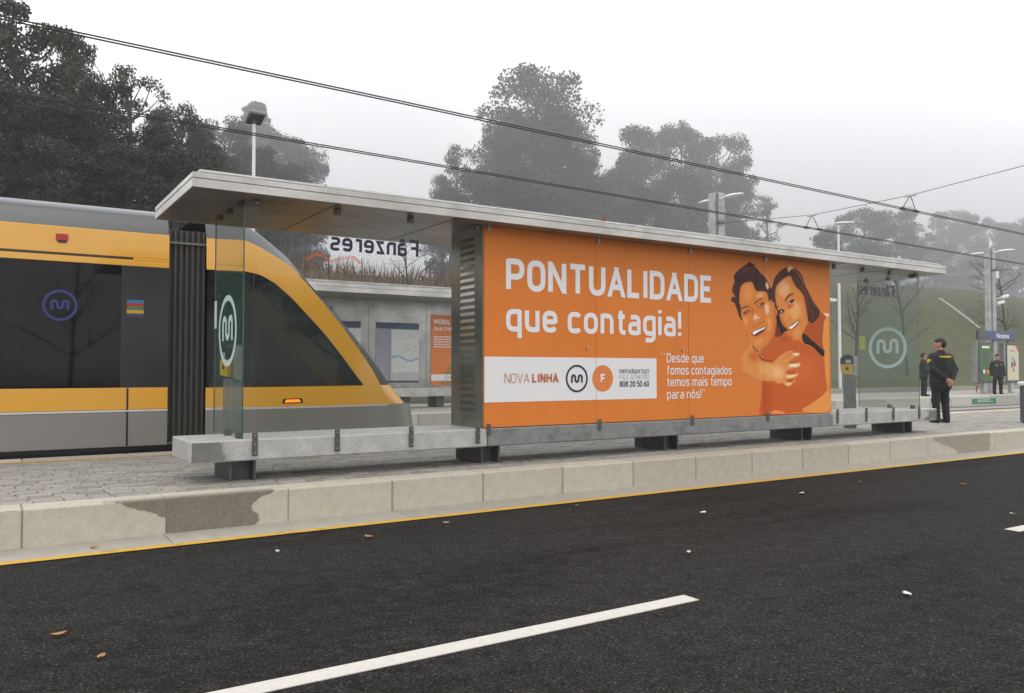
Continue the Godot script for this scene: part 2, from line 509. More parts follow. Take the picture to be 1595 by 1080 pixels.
# ------------------------------------------------------------------ lettering: even strokes with rounded corners
# glyph: width, then strokes; a point is x, y or x, y, corner radius; a stroke that starts with true is closed
const GLYPHS := {
	"A": [4.6, ["cut", [0, 0], [2.3, 7]], ["cut", [4.6, 0], [2.3, 7]], [[0.9, 2.0], [3.7, 2.0]]],
	"B": [4.3, [[0, -0.5], [0, 7.5]], [[0, 7], [3.9, 7, 1.7], [3.9, 3.6, 1.7], [0, 3.6]], [[0, 3.6], [4.3, 3.6, 1.8], [4.3, 0, 1.8], [0, 0]]],
	"D": [4.2, [true, [0, 0], [0, 7], [4.2, 7, 2.3], [4.2, 0, 2.3]]],
	"E": [3.8, [[3.8, 7], [0, 7], [0, 0], [3.8, 0]], [[0, 3.6], [3.3, 3.6]]],
	"F": [3.7, [[3.7, 7], [0, 7], [0, -0.5]], [[0, 3.5], [3.2, 3.5]]],
	"H": [4.4, [[0, -0.5], [0, 7.5]], [[4.4, -0.5], [4.4, 7.5]], [[0, 3.5], [4.4, 3.5]]],
	"I": [0.0, [[0, -0.5], [0, 7.5]]],
	"L": [3.6, [[0, 7.5], [0, 0], [3.6, 0]]],
	"M": [5.4, [[0, -0.5], [0, 7.5]], [[5.4, -0.5], [5.4, 7.5]], ["cut", [0.2, 7], [2.7, 2.0]], ["cut", [5.2, 7], [2.7, 2.0]]],
	"N": [4.4, [[0, -0.5], [0, 7.5]], [[4.4, -0.5], [4.4, 7.5]], ["cut", [0.25, 7], [4.15, 0]]],
	"O": [4.2, [true, [0, 0, 2.3], [4.2, 0, 2.3], [4.2, 7, 2.3], [0, 7, 2.3]]],
	"P": [4.1, [[0, -0.5], [0, 7.5]], [[0, 7], [4.1, 7, 2], [4.1, 2.9, 2], [0, 2.9]]],
	"R": [4.2, [[0, -0.5], [0, 7.5]], [[0, 7], [4, 7, 2], [4, 3, 2], [0, 3]], ["cut", [2.2, 3], [4.3, 0]]],
	"T": [4.4, [[-0.3, 7], [4.7, 7]], [[2.2, 7], [2.2, -0.5]]],
	"U": [4.2, [[0, 7.5], [0, 0, 2.3], [4.2, 0, 2.3], [4.2, 7.5]]],
	"V": [4.6, ["cut", [0, 7], [2.3, 0]], ["cut", [4.6, 7], [2.3, 0]]],
	"a": [3.3, [[0.3, 5], [3.3, 5, 1.5], [3.3, -0.5]], [[3.3, 2.8], [0, 2.8, 1.3], [0, 0, 1.3], [3.3, 0, 0.8], [3.3, 1.2]]],
	"c": [3.2, [[3.3, 4.3], [2.9, 5, 0.8], [0, 5, 1.9], [0, 0, 1.9], [2.9, 0, 0.8], [3.3, 0.7]]],
	"d": [3.5, [true, [0, 0, 1.9], [3.5, 0, 0.6], [3.5, 5, 0.6], [0, 5, 1.9]], [[3.5, -0.5], [3.5, 7.5]]],
	"e": [3.5, [[0, 2.5], [3.5, 2.5]], [[3.5, 2.1], [3.5, 5, 1.8], [0, 5, 1.8], [0, 0, 1.8], [2.9, 0, 0.8], [3.4, 0.8]]],
	"f": [2.5, [[2.6, 7], [1, 7, 1], [1, -0.5]], [[0, 5], [2.4, 5]]],
	"g": [3.5, [true, [0, 0, 1.9], [3.5, 0, 0.6], [3.5, 5, 0.6], [0, 5, 1.9]], [[3.5, 5.5], [3.5, -2.2, 1.7], [0.3, -2.2]]],
	"i": [0.0, [[0, -0.5], [0, 5.5]], [[0, 6.6], [0, 7.7]]],
	"m": [5.6, [[0, -0.5], [0, 5.5]], [[0, 5], [2.8, 5, 1.5], [2.8, -0.5]], [[2.8, 5], [5.6, 5, 1.5], [5.6, -0.5]]],
	"n": [3.3, [[0, -0.5], [0, 5.5]], [[0, 5], [3.3, 5, 1.8], [3.3, -0.5]]],
	"o": [3.5, [true, [0, 0, 1.9], [3.5, 0, 1.9], [3.5, 5, 1.9], [0, 5, 1.9]]],
	"p": [3.5, [true, [0, 0, 0.6], [3.5, 0, 1.9], [3.5, 5, 1.9], [0, 5, 0.6]], [[0, -2.6], [0, 5.5]]],
	"q": [3.5, [true, [0, 0, 1.9], [3.5, 0, 0.6], [3.5, 5, 0.6], [0, 5, 1.9]], [[3.5, -2.6], [3.5, 5.5]]],
	"r": [2.3, [[0, -0.5], [0, 5.5]], [[0, 5], [2.4, 5, 0.6]]],
	"s": [3.2, [[3.2, 4.5], [2.8, 5, 0.5], [0, 5, 1.2], [0, 2.7, 1.2], [3.3, 2.3, 1.2], [3.3, 0, 1.2], [0.4, 0, 0.5], [0, 0.5]]],
	"t": [2.1, [[1, 6.8], [1, 0, 1.4], [2.7, 0]], [[0, 5], [2.5, 5]]],
	"u": [3.3, [[0, 5.5], [0, 0, 1.8], [3.3, 0]], [[3.3, -0.5], [3.3, 5.5]]],
	"z": [3.1, [[-0.2, 5], [3.2, 5]], [[-0.2, 0], [3.3, 0]], ["cutx", [2.8, 5], [0.3, 0]]],
	"0": [3.8, [true, [0, 0, 2], [3.8, 0, 2], [3.8, 7, 2], [0, 7, 2]]],
	"2": [3.8, [[0.1, 5.4], [0.1, 7, 1.6], [3.7, 7, 1.8], [3.7, 4.4, 1], [0, 0], [3.9, 0]]],
	"5": [3.8, [[3.6, 7], [0.4, 7], [0.2, 4], [3.8, 4.4, 2], [3.8, 0, 2], [0, 0, 1]]],
	"6": [3.8, [true, [0, 0, 1.9], [3.8, 0, 1.9], [3.8, 4, 1.9], [0, 4, 1.9]], [[0.2, 3], [2.6, 7.3]]],
	"8": [3.8, [true, [0.3, 3.7, 1.6], [3.5, 3.7, 1.6], [3.5, 7, 1.6], [0.3, 7, 1.6]], [true, [0, 0, 1.8], [3.8, 0, 1.8], [3.8, 3.7, 1.8], [0, 3.7, 1.8]]],
	"!": [0.0, [[0, 1.9], [0, 7.5]], [[0, -0.5], [0, 0.6]]],
	".": [0.0, [[0, -0.5], [0, 0.6]]],
	"\"": [1.4, [[0, 5.9], [0, 7.4]], [[1.4, 5.9], [1.4, 7.4]]],
	"~": [3.3, [[0.5, 6], [1.7, 7.2], [2.9, 6]]],
	"'": [3.5, [[1.5, 6], [2.6, 7.5]]],
}

func rounded(pts: Array, closed: bool, sx: float, sy: float) -> PackedVector2Array:
	var out := PackedVector2Array()
	var k := pts.size()
	for i in k:
		var p := Vector2(pts[i][0] * sx, pts[i][1] * sy)
		var r: float = pts[i][2] if pts[i].size() > 2 else 0.0
		if r <= 0.0 or (not closed and (i == 0 or i == k - 1)):
			out.append(p)
			continue
		var a := Vector2(pts[(i + k - 1) % k][0] * sx, pts[(i + k - 1) % k][1] * sy)
		var b := Vector2(pts[(i + 1) % k][0] * sx, pts[(i + 1) % k][1] * sy)
		var rx := r * absf(sy)
		var p0 := p + (a - p).limit_length(minf(rx, (a - p).length() * (0.5 if closed or i > 1 else 0.95)))
		var p1 := p + (b - p).limit_length(minf(rx, (b - p).length() * (0.5 if closed or i < k - 2 else 0.95)))
		for s in 7:
			var t := s / 6.0
			# between a circle arc and a square corner
			out.append(p0 * (1 - t) * (1 - t) + p * 2 * t * (1 - t) + p1 * t * t)
	return out

# a flat band of width w along a path, in the plane z, facing +z
func band(mb: MB, p: PackedVector2Array, closed: bool, w: float, z: float) -> void:
	var q := PackedVector2Array()
	for a in p:
		if q.is_empty() or q[q.size() - 1].distance_to(a) > 1e-5:
			q.append(a)
	if closed and q.size() > 2 and q[0].distance_to(q[q.size() - 1]) < 1e-5:
		q.remove_at(q.size() - 1)
	var k := q.size()
	if k < 2:
		return
	var L := PackedVector2Array()
	var R := PackedVector2Array()
	for i in k:
		var d0 := (q[i] - q[(i + k - 1) % k]).normalized() if closed or i > 0 else (q[1] - q[0]).normalized()
		var d1 := (q[(i + 1) % k] - q[i]).normalized() if closed or i < k - 1 else (q[k - 1] - q[k - 2]).normalized()
		var t := d0 + d1
		var nn: Vector2
		var f := 1.0
		if t.length() < 0.05:
			nn = Vector2(-d0.y, d0.x)
		else:
			t = t.normalized()
			nn = Vector2(-t.y, t.x)
			f = 1.0 / maxf(0.5, nn.dot(Vector2(-d0.y, d0.x)))
		L.append(q[i] + nn * (w / 2 * f))
		R.append(q[i] - nn * (w / 2 * f))
	for i in (k if closed else k - 1):
		var j := (i + 1) % k
		mb.quad(Vector3(R[i].x, R[i].y, z), Vector3(R[j].x, R[j].y, z), Vector3(L[j].x, L[j].y, z), Vector3(L[i].x, L[i].y, z))

func text_units(s: String, gap: float) -> float:
	var u := 0.0
	var first := true
	for ch in s:
		if ch == " ":
			u += 2.4
			continue
		var g: Array = GLYPHS[{"â": "a", "ó": "o"}.get(ch, ch)]
		u += g[0] + (0.0 if first else gap)
		first = false
	return u

func letters(mb: MB, s: String, x0: float, x1: float, base: float, cap: float, w: float, z: float, mirrored := false, fixed := 0.0) -> void:
	var sy := (cap - w) / 7.0
	var gap := w / sy + 0.8
	var sx := fixed if fixed > 0.0 else (x1 - x0 - w) / text_units(s, gap)
	var x := x0 + w / 2
	var first := true
	for ch in s:
		if ch == " ":
			x += 2.4 * sx
			continue
		var g: Array = GLYPHS[{"â": "a", "ó": "o"}.get(ch, ch)]
		if not first:
			x += gap * sx
		first = false
		var strokes := g.slice(1)
		if ch == "â":
			strokes = strokes + GLYPHS["~"].slice(1)
		if ch == "ó":
			strokes = strokes + GLYPHS["'"].slice(1)
		var dz := 0.0
		for st in strokes:
			if st[0] is String:
				# a straight diagonal, lengthened and cut level at its ends
				var pa := Vector2(st[1][0] * sx, st[1][1] * sy + w / 2)
				var pb := Vector2(st[2][0] * sx, st[2][1] * sy + w / 2)
				var dd := (pb - pa).normalized()
				var nn := Vector2(-dd.y, dd.x) * (w / 2 * minf(1.0, 0.94))
				var ylo := minf(pa.y, pb.y) - w / 2
				var yhi := maxf(pa.y, pb.y) + w / 2
				pa -= dd * w
				pb += dd * w
				var box := PackedVector2Array([Vector2(-w, ylo), Vector2(9 * sx, ylo), Vector2(9 * sx, yhi), Vector2(-w, yhi)])
				for pg in Geometry2D.intersect_polygons(PackedVector2Array([pa + nn, pa - nn, pb - nn, pb + nn]), box):
					for i in range(1, pg.size() - 1):
						var q := [pg[0], pg[i], pg[i + 1]]
						for j in 3:
							q[j] += Vector2(x, base)
							if mirrored:
								q[j].x = x0 + x1 - q[j].x
						if (q[1] - q[0]).cross(q[2] - q[0]) < 0:
							q.reverse()
						mb.tri(Vector3(q[0].x, q[0].y, z + dz), Vector3(q[1].x, q[1].y, z + dz), Vector3(q[2].x, q[2].y, z + dz))
				dz += 0.0004
				continue
			var closed: bool = st[0] is bool
			var p := rounded(st.slice(1) if closed else st, closed, sx, sy)
			for i in p.size():
				p[i] += Vector2(x, base + w / 2)
				if mirrored:
					p[i].x = x0 + x1 - p[i].x
			band(mb, p, closed, w, z + dz)
			dz += 0.0004
		x += g[0] * sx

func letter_parts(s: String, x0: float, x1: float, base: float, cap: float, w: float, z: float, m: Material, parent: Node, mirrored := false) -> void:
	# the same line of lettering with every letter a part of its own
	var sy := (cap - w) / 7.0
	var gap := w / sy + 0.8
	var sx := (x1 - x0 - w) / text_units(s, gap)
	var x := x0
	for ch in s:
		if ch == " ":
			x += 2.4 * sx
			continue
		var wide: float = GLYPHS[{"â": "a", "ó": "o"}.get(ch, ch)][0] * sx
		var mb := MB.new()
		var xa := x if not mirrored else x0 + x1 - (x + wide + w)
		letters(mb, ch, xa, xa + wide + w, base, cap, w, z, mirrored, sx)
		obj("letter", mb, m, parent)
		x += wide + gap * sx

func ring(mb: MB, c: Vector2, r: float, w: float, z: float, seg := 48) -> void:
	var p := PackedVector2Array()
	for i in seg:
		p.append(c + Vector2(cos(TAU * i / seg), sin(TAU * i / seg)) * r)
	band(mb, p, true, w, z)

func disc(mb: MB, c: Vector2, r: float, z: float, seg := 40) -> void:
	for i in seg:
		var a := c + Vector2(cos(TAU * i / seg), sin(TAU * i / seg)) * r
		var b := c + Vector2(cos(TAU * (i + 1) / seg), sin(TAU * (i + 1) / seg)) * r
		mb.tri(Vector3(c.x, c.y, z), Vector3(a.x, a.y, z), Vector3(b.x, b.y, z))

# the winding m of the ring emblem: legs, arches and a round trough
func snake_m(mb: MB, c: Vector2, wide: float, high: float, w: float, z: float) -> void:
	var u := (wide - w) / 3.0
	var x0 := -(wide - w) / 2
	var y0 := -high / 2
	var y1 := high / 2 - w / 2
	var r := u * 0.5
	var p := PackedVector2Array([Vector2(x0, y0), Vector2(x0, y1 - r)])
	for k in 3:
		var up := k != 1
		var cx := x0 + u * (k + 0.5)
		for i in range(1, 13):
			var an := PI - PI * i / 12.0
			p.append(Vector2(cx + cos(an) * r, (y1 - r) + sin(an) * r) if up else Vector2(cx + cos(an) * r, (y0 + w / 2 + r) - sin(an) * r))
		if k < 2:
			p.append(Vector2(x0 + u * (k + 1), (y0 + w / 2 + r) if up else (y1 - r)))
	p.append(Vector2(x0 + u * 3, y0))
	for i in p.size():
		p[i] += c
	band(mb, p, false, w, z)

# ------------------------------------------------------------------ the couple printed on the poster
# each: polygon 0 or stroke 1, red, green, blue, softness, width, clip to, keep as, outline
const COUPLE := [
	[0,176,88,42,1,0,0,0,[600,288,622,257,641,245,677,238,706,206,744,204,761,206,758,326,638,329,602,307]],
	[0,176,88,42,1,0,0,0,[605,312,727,310,734,377,718,367,655,336]],
	[0,58,42,40,3,0,0,0,[605,286,631,295,658,312,677,326,617,326,600,302]],
	[0,52,38,36,2,0,0,0,[612,312,667,317,698,334,730,350,732,367,710,370,672,341,634,326]],
	[1,150,72,36,3,4,0,0,[720,214,715,269,694,322]],
	[1,205,118,62,3,3,0,0,[686,240,677,281]],
	[0,194,100,50,1,0,0,1,[475,298,494,286,518,293,538,300,547,314,576,314,617,329,660,341,706,365,730,389,734,432,746,487,744,504,708,526,650,550,600,576,578,583,370,588,370,523,374,466,398,394,365,365,408,343,430,329]],
	[0,182,88,44,40,0,1,0,[425,523,420,550,413,571,401,583,389,583,379,571,372,550,370,523,372,497,382,475,391,463,403,463,415,475,422,497]],
	[0,203,108,56,50,0,1,0,[684,425,674,449,648,468,610,478,569,478,533,466,509,449,502,425,509,401,535,384,571,372,612,372,648,382,674,401]],
	[1,120,52,30,3,4,1,0,[600,576,650,550,708,526,744,504]],
	[1,150,70,36,4,6,1,0,[720,372,730,389]],
	[0,180,86,42,12,0,1,0,[518,310,516,312,511,317,504,317,497,317,490,317,485,314,482,310,485,307,490,305,497,302,504,302,511,302,516,307]],
	[0,222,150,84,1,0,0,0,[727,269,732,238,746,218,761,209,761,326,722,326]],
	[0,222,148,80,1,0,0,0,[725,310,761,310,754,499,746,487,737,432,732,370]],
	[0,226,150,82,1,0,0,0,[756,504,754,586,598,578,650,552,708,528]],
	[0,240,210,190,4,0,0,0,[725,204,744,204,763,204,761,216,744,216]],
	[0,224,150,85,1,0,0,0,[418,583,427,576,451,571,487,578,494,586]],
	[1,120,55,30,2,3,0,0,[442,566,458,571,482,574]],
	[0,84,50,44,1,0,0,2,[430,142,434,115,449,84,475,60,511,43,545,38,576,48,602,67,622,103,650,137,679,170,706,194,703,216,674,240,650,247,638,240,542,216,451,182]],
	[0,54,40,40,2,0,0,0,[446,180,466,202,475,235,494,259,526,274,499,283,475,300,458,276,454,235]],
	[1,150,84,54,4,9,2,0,[619,110,650,146,684,178,701,197]],
	[1,120,70,52,4,8,2,0,[650,187,665,211,665,240]],
	[1,60,40,40,4,10,2,0,[679,194,686,216,665,238]],
	[1,110,62,46,4,7,2,0,[439,139,454,96,492,65]],
	[0,214,138,74,1.5,0,0,3,[449,156,451,127,461,110,482,94,514,77,540,74,559,98,588,115,607,134,624,166,634,206,634,235,622,262,602,288,586,307,569,310,554,302,540,286,511,271,487,254,480,226,461,194]],
	[0,226,174,128,22,0,3,0,[535,122,530,134,521,146,506,154,492,154,478,149,468,139,466,127,468,115,478,103,492,96,509,96,521,101,530,110]],
	[0,228,168,104,25,0,3,0,[595,199,593,214,583,226,566,233,552,235,538,228,528,216,526,202,528,187,538,173,552,166,569,166,583,173,593,182]],
	[0,222,156,92,14,0,3,0,[523,216,521,226,514,233,509,235,504,235,499,230,499,223,499,216,504,206,509,199,514,197,518,197,523,202,526,209]],
	[1,190,98,46,14,22,3,0,[571,106,610,139,631,206,634,240]],
	[1,186,98,46,12,18,3,0,[463,202,482,235,511,269,545,290]],
	[1,200,112,54,8,10,3,0,[454,115,451,156,461,190]],
	[0,216,150,86,12,0,3,0,[588,288,583,295,576,300,566,300,559,300,554,295,552,288,554,281,562,274,569,269,578,266,586,269,590,274,590,281]],
	[0,200,112,56,8,0,3,0,[552,178,554,182,550,185,542,190,535,194,526,197,518,197,514,194,514,192,518,187,526,182,533,180,542,178,550,178]],
	[0,104,58,36,1,0,0,0,[502,168,511,154,528,142,552,137,557,139,535,146,518,158,506,170]],
	[1,110,62,40,1,3.2,0,0,[454,192,466,190,478,190]],
	[0,78,58,60,1.2,0,0,0,[521,178,530,168,545,161,557,158,554,166,542,175,528,182]],
	[0,226,226,236,0.8,0,0,0,[535,175,535,178,533,178,533,180,530,180,528,178,526,178,526,175,526,175,528,173,530,173,533,173,533,173,535,173]],
	[0,70,64,84,0.6,0,0,0,[545,168,545,170,545,170,542,173,540,173,538,173,538,170,535,168,538,168,538,166,540,166,542,166,545,166,545,168]],
	[1,60,40,36,1,3,0,0,[523,175,538,163,557,158]],
	[0,66,46,44,1.5,0,0,0,[466,209,473,202,487,199,499,204,494,211,478,216,468,216]],
	[0,226,226,236,0.8,0,0,0,[487,209,485,209,485,211,482,211,482,211,480,211,478,211,478,209,480,206,480,206,482,204,482,204,485,206,485,206]],
	[1,188,102,50,4,4,0,0,[502,187,502,216,511,235]],
	[1,178,92,44,2,3.4,0,0,[516,235,528,233,538,226,538,218]],
	[0,152,72,56,1,0,0,0,[523,264,542,254,564,242,581,233,581,247,562,264,540,274,528,271]],
	[0,244,242,242,0.7,0,0,0,[526,264,545,257,566,245,578,238,574,247,554,262,538,271,528,269]],
	[1,196,108,54,4,5,0,0,[586,230,595,240,590,252]],
	[0,92,54,44,2,0,0,0,[538,70,557,60,588,79,607,113,629,144,638,182,638,238,631,209,619,158,602,132,566,110,552,94]],
	[1,198,122,72,1.5,4,0,0,[583,108,607,115,626,139,638,170,638,197]],
	[1,214,142,90,2,8,0,0,[554,48,581,62,602,84,614,108]],
	[0,238,190,130,2,0,0,0,[521,41,538,36,559,43,540,48,528,58,521,55]],
	[1,200,120,70,2,3,0,0,[624,108,660,151,696,192]],
	[0,192,102,54,2,0,0,0,[437,288,466,278,480,298,458,319,434,338,410,360,386,374,370,374,358,365]],
	[0,120,62,46,4,0,0,0,[442,271,466,264,478,298,458,302,442,300]],
	[0,78,52,50,1,0,0,4,[221,149,226,125,233,113,230,91,247,74,259,65,276,55,295,46,312,36,324,41,334,43,350,48,379,62,403,72,420,91,432,113,432,139,437,161,439,178,413,178,230,187,223,163,230,173,247,216,259,240,271,247,266,233,262,190]],
	[0,78,52,50,1,0,0,0,[228,170,262,168,262,204,266,233,274,247,259,240,247,216]],
	[1,150,92,72,4,8,4,0,[247,72,276,62,307,58,334,53]],
	[1,146,86,64,4,8,4,0,[257,86,281,72,314,67,346,67]],
	[0,214,138,78,3,0,0,0,[334,50,350,50,379,62,403,72,420,91,432,113,427,125,408,101,391,84,370,72,355,60]],
	[1,150,86,60,3,4,0,0,[346,55,379,70,403,91,420,113]],
	[1,110,66,54,4,8,4,0,[360,77,372,89,386,106]],
	[0,236,200,166,3,0,0,0,[413,115,415,120,413,125,410,130,408,130,403,127,398,122,398,118,396,110,398,106,401,103,403,103,408,106,410,108]],
	[1,120,70,54,3,3,0,0,[394,108,410,110]],
	[1,120,70,54,3,3,0,0,[396,122,410,120]],
	[0,56,44,46,8,0,4,0,[276,103,274,108,269,113,262,115,254,118,247,115,242,110,242,106,242,101,247,96,254,94,262,94,269,96,274,98]],
	[0,56,44,46,8,0,4,0,[360,98,358,106,355,113,348,118,343,118,338,115,334,108,334,101,334,94,338,86,343,82,350,82,355,84,358,91]],
	[1,196,120,72,2,3,0,0,[230,118,226,139,228,161]],
	[0,196,110,60,2,0,0,0,[444,194,456,199,463,211,458,223,449,228,444,214]],
	[0,212,132,68,2,0,0,5,[257,185,259,144,269,125,286,113,324,108,336,127,350,139,384,137,401,139,410,156,415,175,427,166,444,192,454,211,449,240,449,278,442,302,422,329,401,348,372,365,355,362,336,346,317,331,302,319,286,283,278,262,269,233,262,192]],
	[1,186,98,50,16,24,5,0,[437,173,449,211,446,278,425,324]],
	[1,150,82,52,14,26,5,0,[442,298,420,329,394,348,365,360]],
	[0,222,150,86,25,0,5,0,[329,144,326,158,319,168,307,175,295,175,283,170,276,161,274,146,276,134,283,122,295,118,307,115,319,120,326,132]],
	[0,228,196,168,16,0,5,0,[415,199,415,209,413,216,408,221,403,221,396,218,394,211,391,202,391,192,394,185,398,180,403,180,408,182,413,190]],
	[0,226,186,150,14,0,5,0,[391,151,391,154,384,156,374,158,365,161,353,161,346,161,343,158,346,156,350,151,360,149,372,146,382,146,389,149]],
	[0,220,150,86,16,0,5,0,[391,310,391,317,384,322,372,329,360,334,346,336,334,334,329,331,329,326,334,319,346,312,360,307,372,305,384,307]],
	[0,222,156,92,14,0,5,0,[300,250,300,257,295,262,290,264,286,264,283,262,278,257,278,250,278,242,283,238,288,235,293,235,295,238,300,242]],
	[0,224,158,96,14,0,5,0,[427,257,425,266,420,276,415,281,408,281,403,276,398,266,398,257,398,247,403,240,408,235,415,233,422,238,425,247]],
	[0,196,108,50,14,0,5,0,[295,295,300,305,300,312,298,317,293,319,288,317,281,310,276,302,271,293,271,286,274,281,278,278,283,283,290,288]],
	[1,190,100,48,10,12,5,0,[341,341,348,353,365,360]],
	[0,200,112,54,10,0,5,0,[334,209,334,216,334,223,331,228,329,228,322,226,317,221,314,214,312,206,312,199,314,197,319,194,324,197,329,202]],
	[0,230,196,162,9,0,5,0,[350,235,348,240,343,245,338,245,336,245,331,242,331,238,331,233,334,228,336,226,341,223,346,223,348,226,350,230]],
	[0,240,222,205,3,0,5,0,[362,235,360,238,360,238,358,240,355,240,355,238,353,238,353,235,353,233,355,233,358,233,358,233,360,233,360,233]],
	[1,186,98,46,7,10,0,0,[326,264,343,269,360,257,374,250]],
	[1,176,88,42,4,5,0,0,[317,259,326,269,336,264]],
	[1,176,88,42,4,5,0,0,[358,257,372,254,374,247]],
	[1,190,102,48,6,8,0,0,[310,250,302,271,307,290]],
	[1,190,102,50,6,8,0,0,[379,247,403,254,408,274]],
	[0,150,78,42,2,0,0,0,[266,206,281,197,305,194,307,199,283,204,271,209]],
	[0,150,78,42,2,0,0,0,[331,185,346,175,372,163,379,166,358,175,341,185,334,187]],
	[0,196,110,54,6,0,5,0,[310,214,310,216,307,221,300,223,293,226,283,226,278,226,274,223,274,221,278,218,286,214,293,211,300,211,307,211]],
	[0,196,108,54,6,0,5,0,[391,180,391,185,386,190,379,194,370,197,360,199,353,199,348,197,348,192,353,187,360,182,370,180,379,178,386,178]],
	[0,92,70,66,1.2,0,0,0,[276,223,288,214,305,209,310,214,295,218,281,226]],
	[0,92,70,66,1.2,0,0,0,[358,192,367,185,386,178,386,182,370,192,360,194]],
	[0,200,196,204,0.8,0,0,0,[367,190,367,190,367,190,365,192,362,192,360,190,360,190,360,190,360,187,360,187,362,187,365,187,367,187,367,187]],
	[0,170,170,180,0.8,0,0,0,[300,214,300,214,300,214,300,216,298,216,295,216,295,216,293,216,293,214,295,214,295,214,298,214,300,211,300,214]],
	[1,180,96,48,3,4,0,0,[348,204,372,202,389,194]],
	[1,180,96,48,3,4,0,0,[278,230,295,228,310,221]],
	[1,196,112,56,2,3,0,0,[389,182,401,180]],
	[0,120,46,44,1.2,0,0,0,[317,293,331,283,365,274,396,264,398,271,386,283,365,295,346,302,326,300]],
	[0,246,246,246,0.8,0,0,0,[324,290,338,283,372,274,394,266,389,274,365,283,343,293,331,298]],
	[1,196,110,80,1.5,5,0,0,[343,300,365,293,386,281]],
	[1,200,112,54,5,7,0,0,[331,310,355,310,382,298]],
	[1,104,50,36,6,16,0,0,[322,336,338,355,360,377,386,389,434,394]],
	[0,216,146,84,1.2,0,0,6,[319,334,326,346,338,355,353,365,362,382,384,391,410,394,437,394,470,372,490,365,521,353,550,355,547,360,526,365,494,379,542,362,576,360,586,365,581,372,552,379,521,398,574,396,588,401,586,413,550,418,518,427,504,437,533,439,569,434,576,442,562,451,533,458,504,461,516,468,540,468,557,458,559,466,538,478,521,487,504,482,485,473,461,475,437,466,408,466,379,463,350,458,329,451,288,434,259,420,259,389,271,372,295,350]],
	[0,196,108,52,25,0,6,0,[355,386,348,391,336,394,322,394,312,389,302,382,300,374,305,367,312,360,324,358,336,358,348,362,358,370,360,379]],
	[0,228,184,136,28,0,6,0,[494,442,485,451,470,454,451,454,432,449,418,442,410,432,413,422,420,415,437,410,454,410,473,415,487,422,494,432]],
	[0,224,166,108,20,0,6,0,[439,430,434,439,420,444,401,446,384,444,367,437,358,430,358,420,362,410,377,406,394,403,413,406,430,413,439,420]],
	[1,200,112,54,14,18,6,0,[262,384,262,406,269,422]],
	[1,190,104,52,6,10,6,0,[353,367,365,384,391,394,437,398]],
	[1,200,118,62,6,6,6,0,[336,415,331,432,343,454]],
	[0,240,220,204,4,0,6,0,[583,362,581,365,576,367,569,370,562,370,554,370,547,370,547,367,547,365,552,362,559,362,566,360,576,360,581,362]],
	[0,240,220,204,5,0,6,0,[586,403,583,406,576,410,562,413,547,413,535,413,526,413,521,410,523,406,533,403,545,401,559,401,574,401,583,401]],
	[0,236,208,180,5,0,6,0,[569,444,566,446,557,449,545,451,530,454,518,454,509,451,504,451,506,446,516,444,528,444,542,442,557,442,566,442]],
	[0,232,196,156,6,0,6,0,[540,475,538,478,533,480,526,480,516,482,509,482,502,480,499,478,502,475,506,473,514,473,523,470,530,470,538,473]],
	[1,176,92,46,2,4,6,0,[492,379,542,362]],
	[1,190,108,56,4,5,6,0,[502,408,521,398]],
	[1,170,88,44,4,6,6,0,[504,430,521,427]],
	[1,150,76,40,4,6,6,0,[504,461,521,468,540,468]],
	[1,140,66,36,4,6,0,0,[523,398,550,398,574,394]],
	[1,130,60,34,5,9,0,0,[514,434,540,437,566,432]],
	[1,130,60,34,4,7,0,0,[509,461,523,466,550,461]],
]

func mask_of(w: int, h: int, outline: PackedVector2Array, soft: float) -> Array:
	var lo := Vector2(1e9, 1e9)
	var hi := Vector2(-1e9, -1e9)
	for p in outline:
		lo = lo.min(p)
		hi = hi.max(p)
	var pad := int(ceil(soft * 2.0)) + 2
	var x0 := clampi(int(lo.x) - pad, 0, w)
	var y0 := clampi(int(lo.y) - pad, 0, h)
	var x1 := clampi(int(hi.x) + pad + 1, 0, w)
	var y1 := clampi(int(hi.y) + pad + 1, 0, h)
	var mw := x1 - x0
	var mh := y1 - y0
	var a := PackedFloat32Array()
	if mw <= 0 or mh <= 0:
		return [0, 0, 0, 0, a]
	a.resize(mw * mh)
	var k := outline.size()
	for y in mh:
		for sub in 3:
			var yy := y0 + y + (sub + 0.5) / 3.0
			var xs := PackedFloat32Array()
			for i in k:
				var p := outline[i]
				var q := outline[(i + 1) % k]
				if (p.y <= yy) != (q.y <= yy):
					xs.append(p.x + (yy - p.y) / (q.y - p.y) * (q.x - p.x))
			xs.sort()
			for i in range(0, xs.size() - 1, 2):
				var l := maxf(xs[i] - x0, 0.0)
				var r := minf(xs[i + 1] - x0, mw)
				var il := int(l)
				while il < r:
					a[y * mw + il] += (minf(il + 1.0, r) - maxf(il, l)) / 3.0
					il += 1
	var rad := int(round(soft))
	if rad > 0:
		for pass_ in 2:
			for y in mh:
				var s := 0.0
				var row := a.slice(y * mw, y * mw + mw)
				for x in range(-rad, mw):
					if x + rad < mw:
						s += row[x + rad]
					if x - rad - 1 >= 0:
						s -= row[x - rad - 1]
					if x >= 0:
						a[y * mw + x] = s / (2 * rad + 1)
			for x in mw:
				var s2 := 0.0
				var colm := PackedFloat32Array()
				colm.resize(mh)
				for y in mh:
					colm[y] = a[y * mw + x]
				for y in range(-rad, mh):
					if y + rad < mh:
						s2 += colm[y + rad]
					if y - rad - 1 >= 0:
						s2 -= colm[y - rad - 1]
					if y >= 0:
						a[y * mw + x] = s2 / (2 * rad + 1)
	return [x0, y0, mw, mh, a]

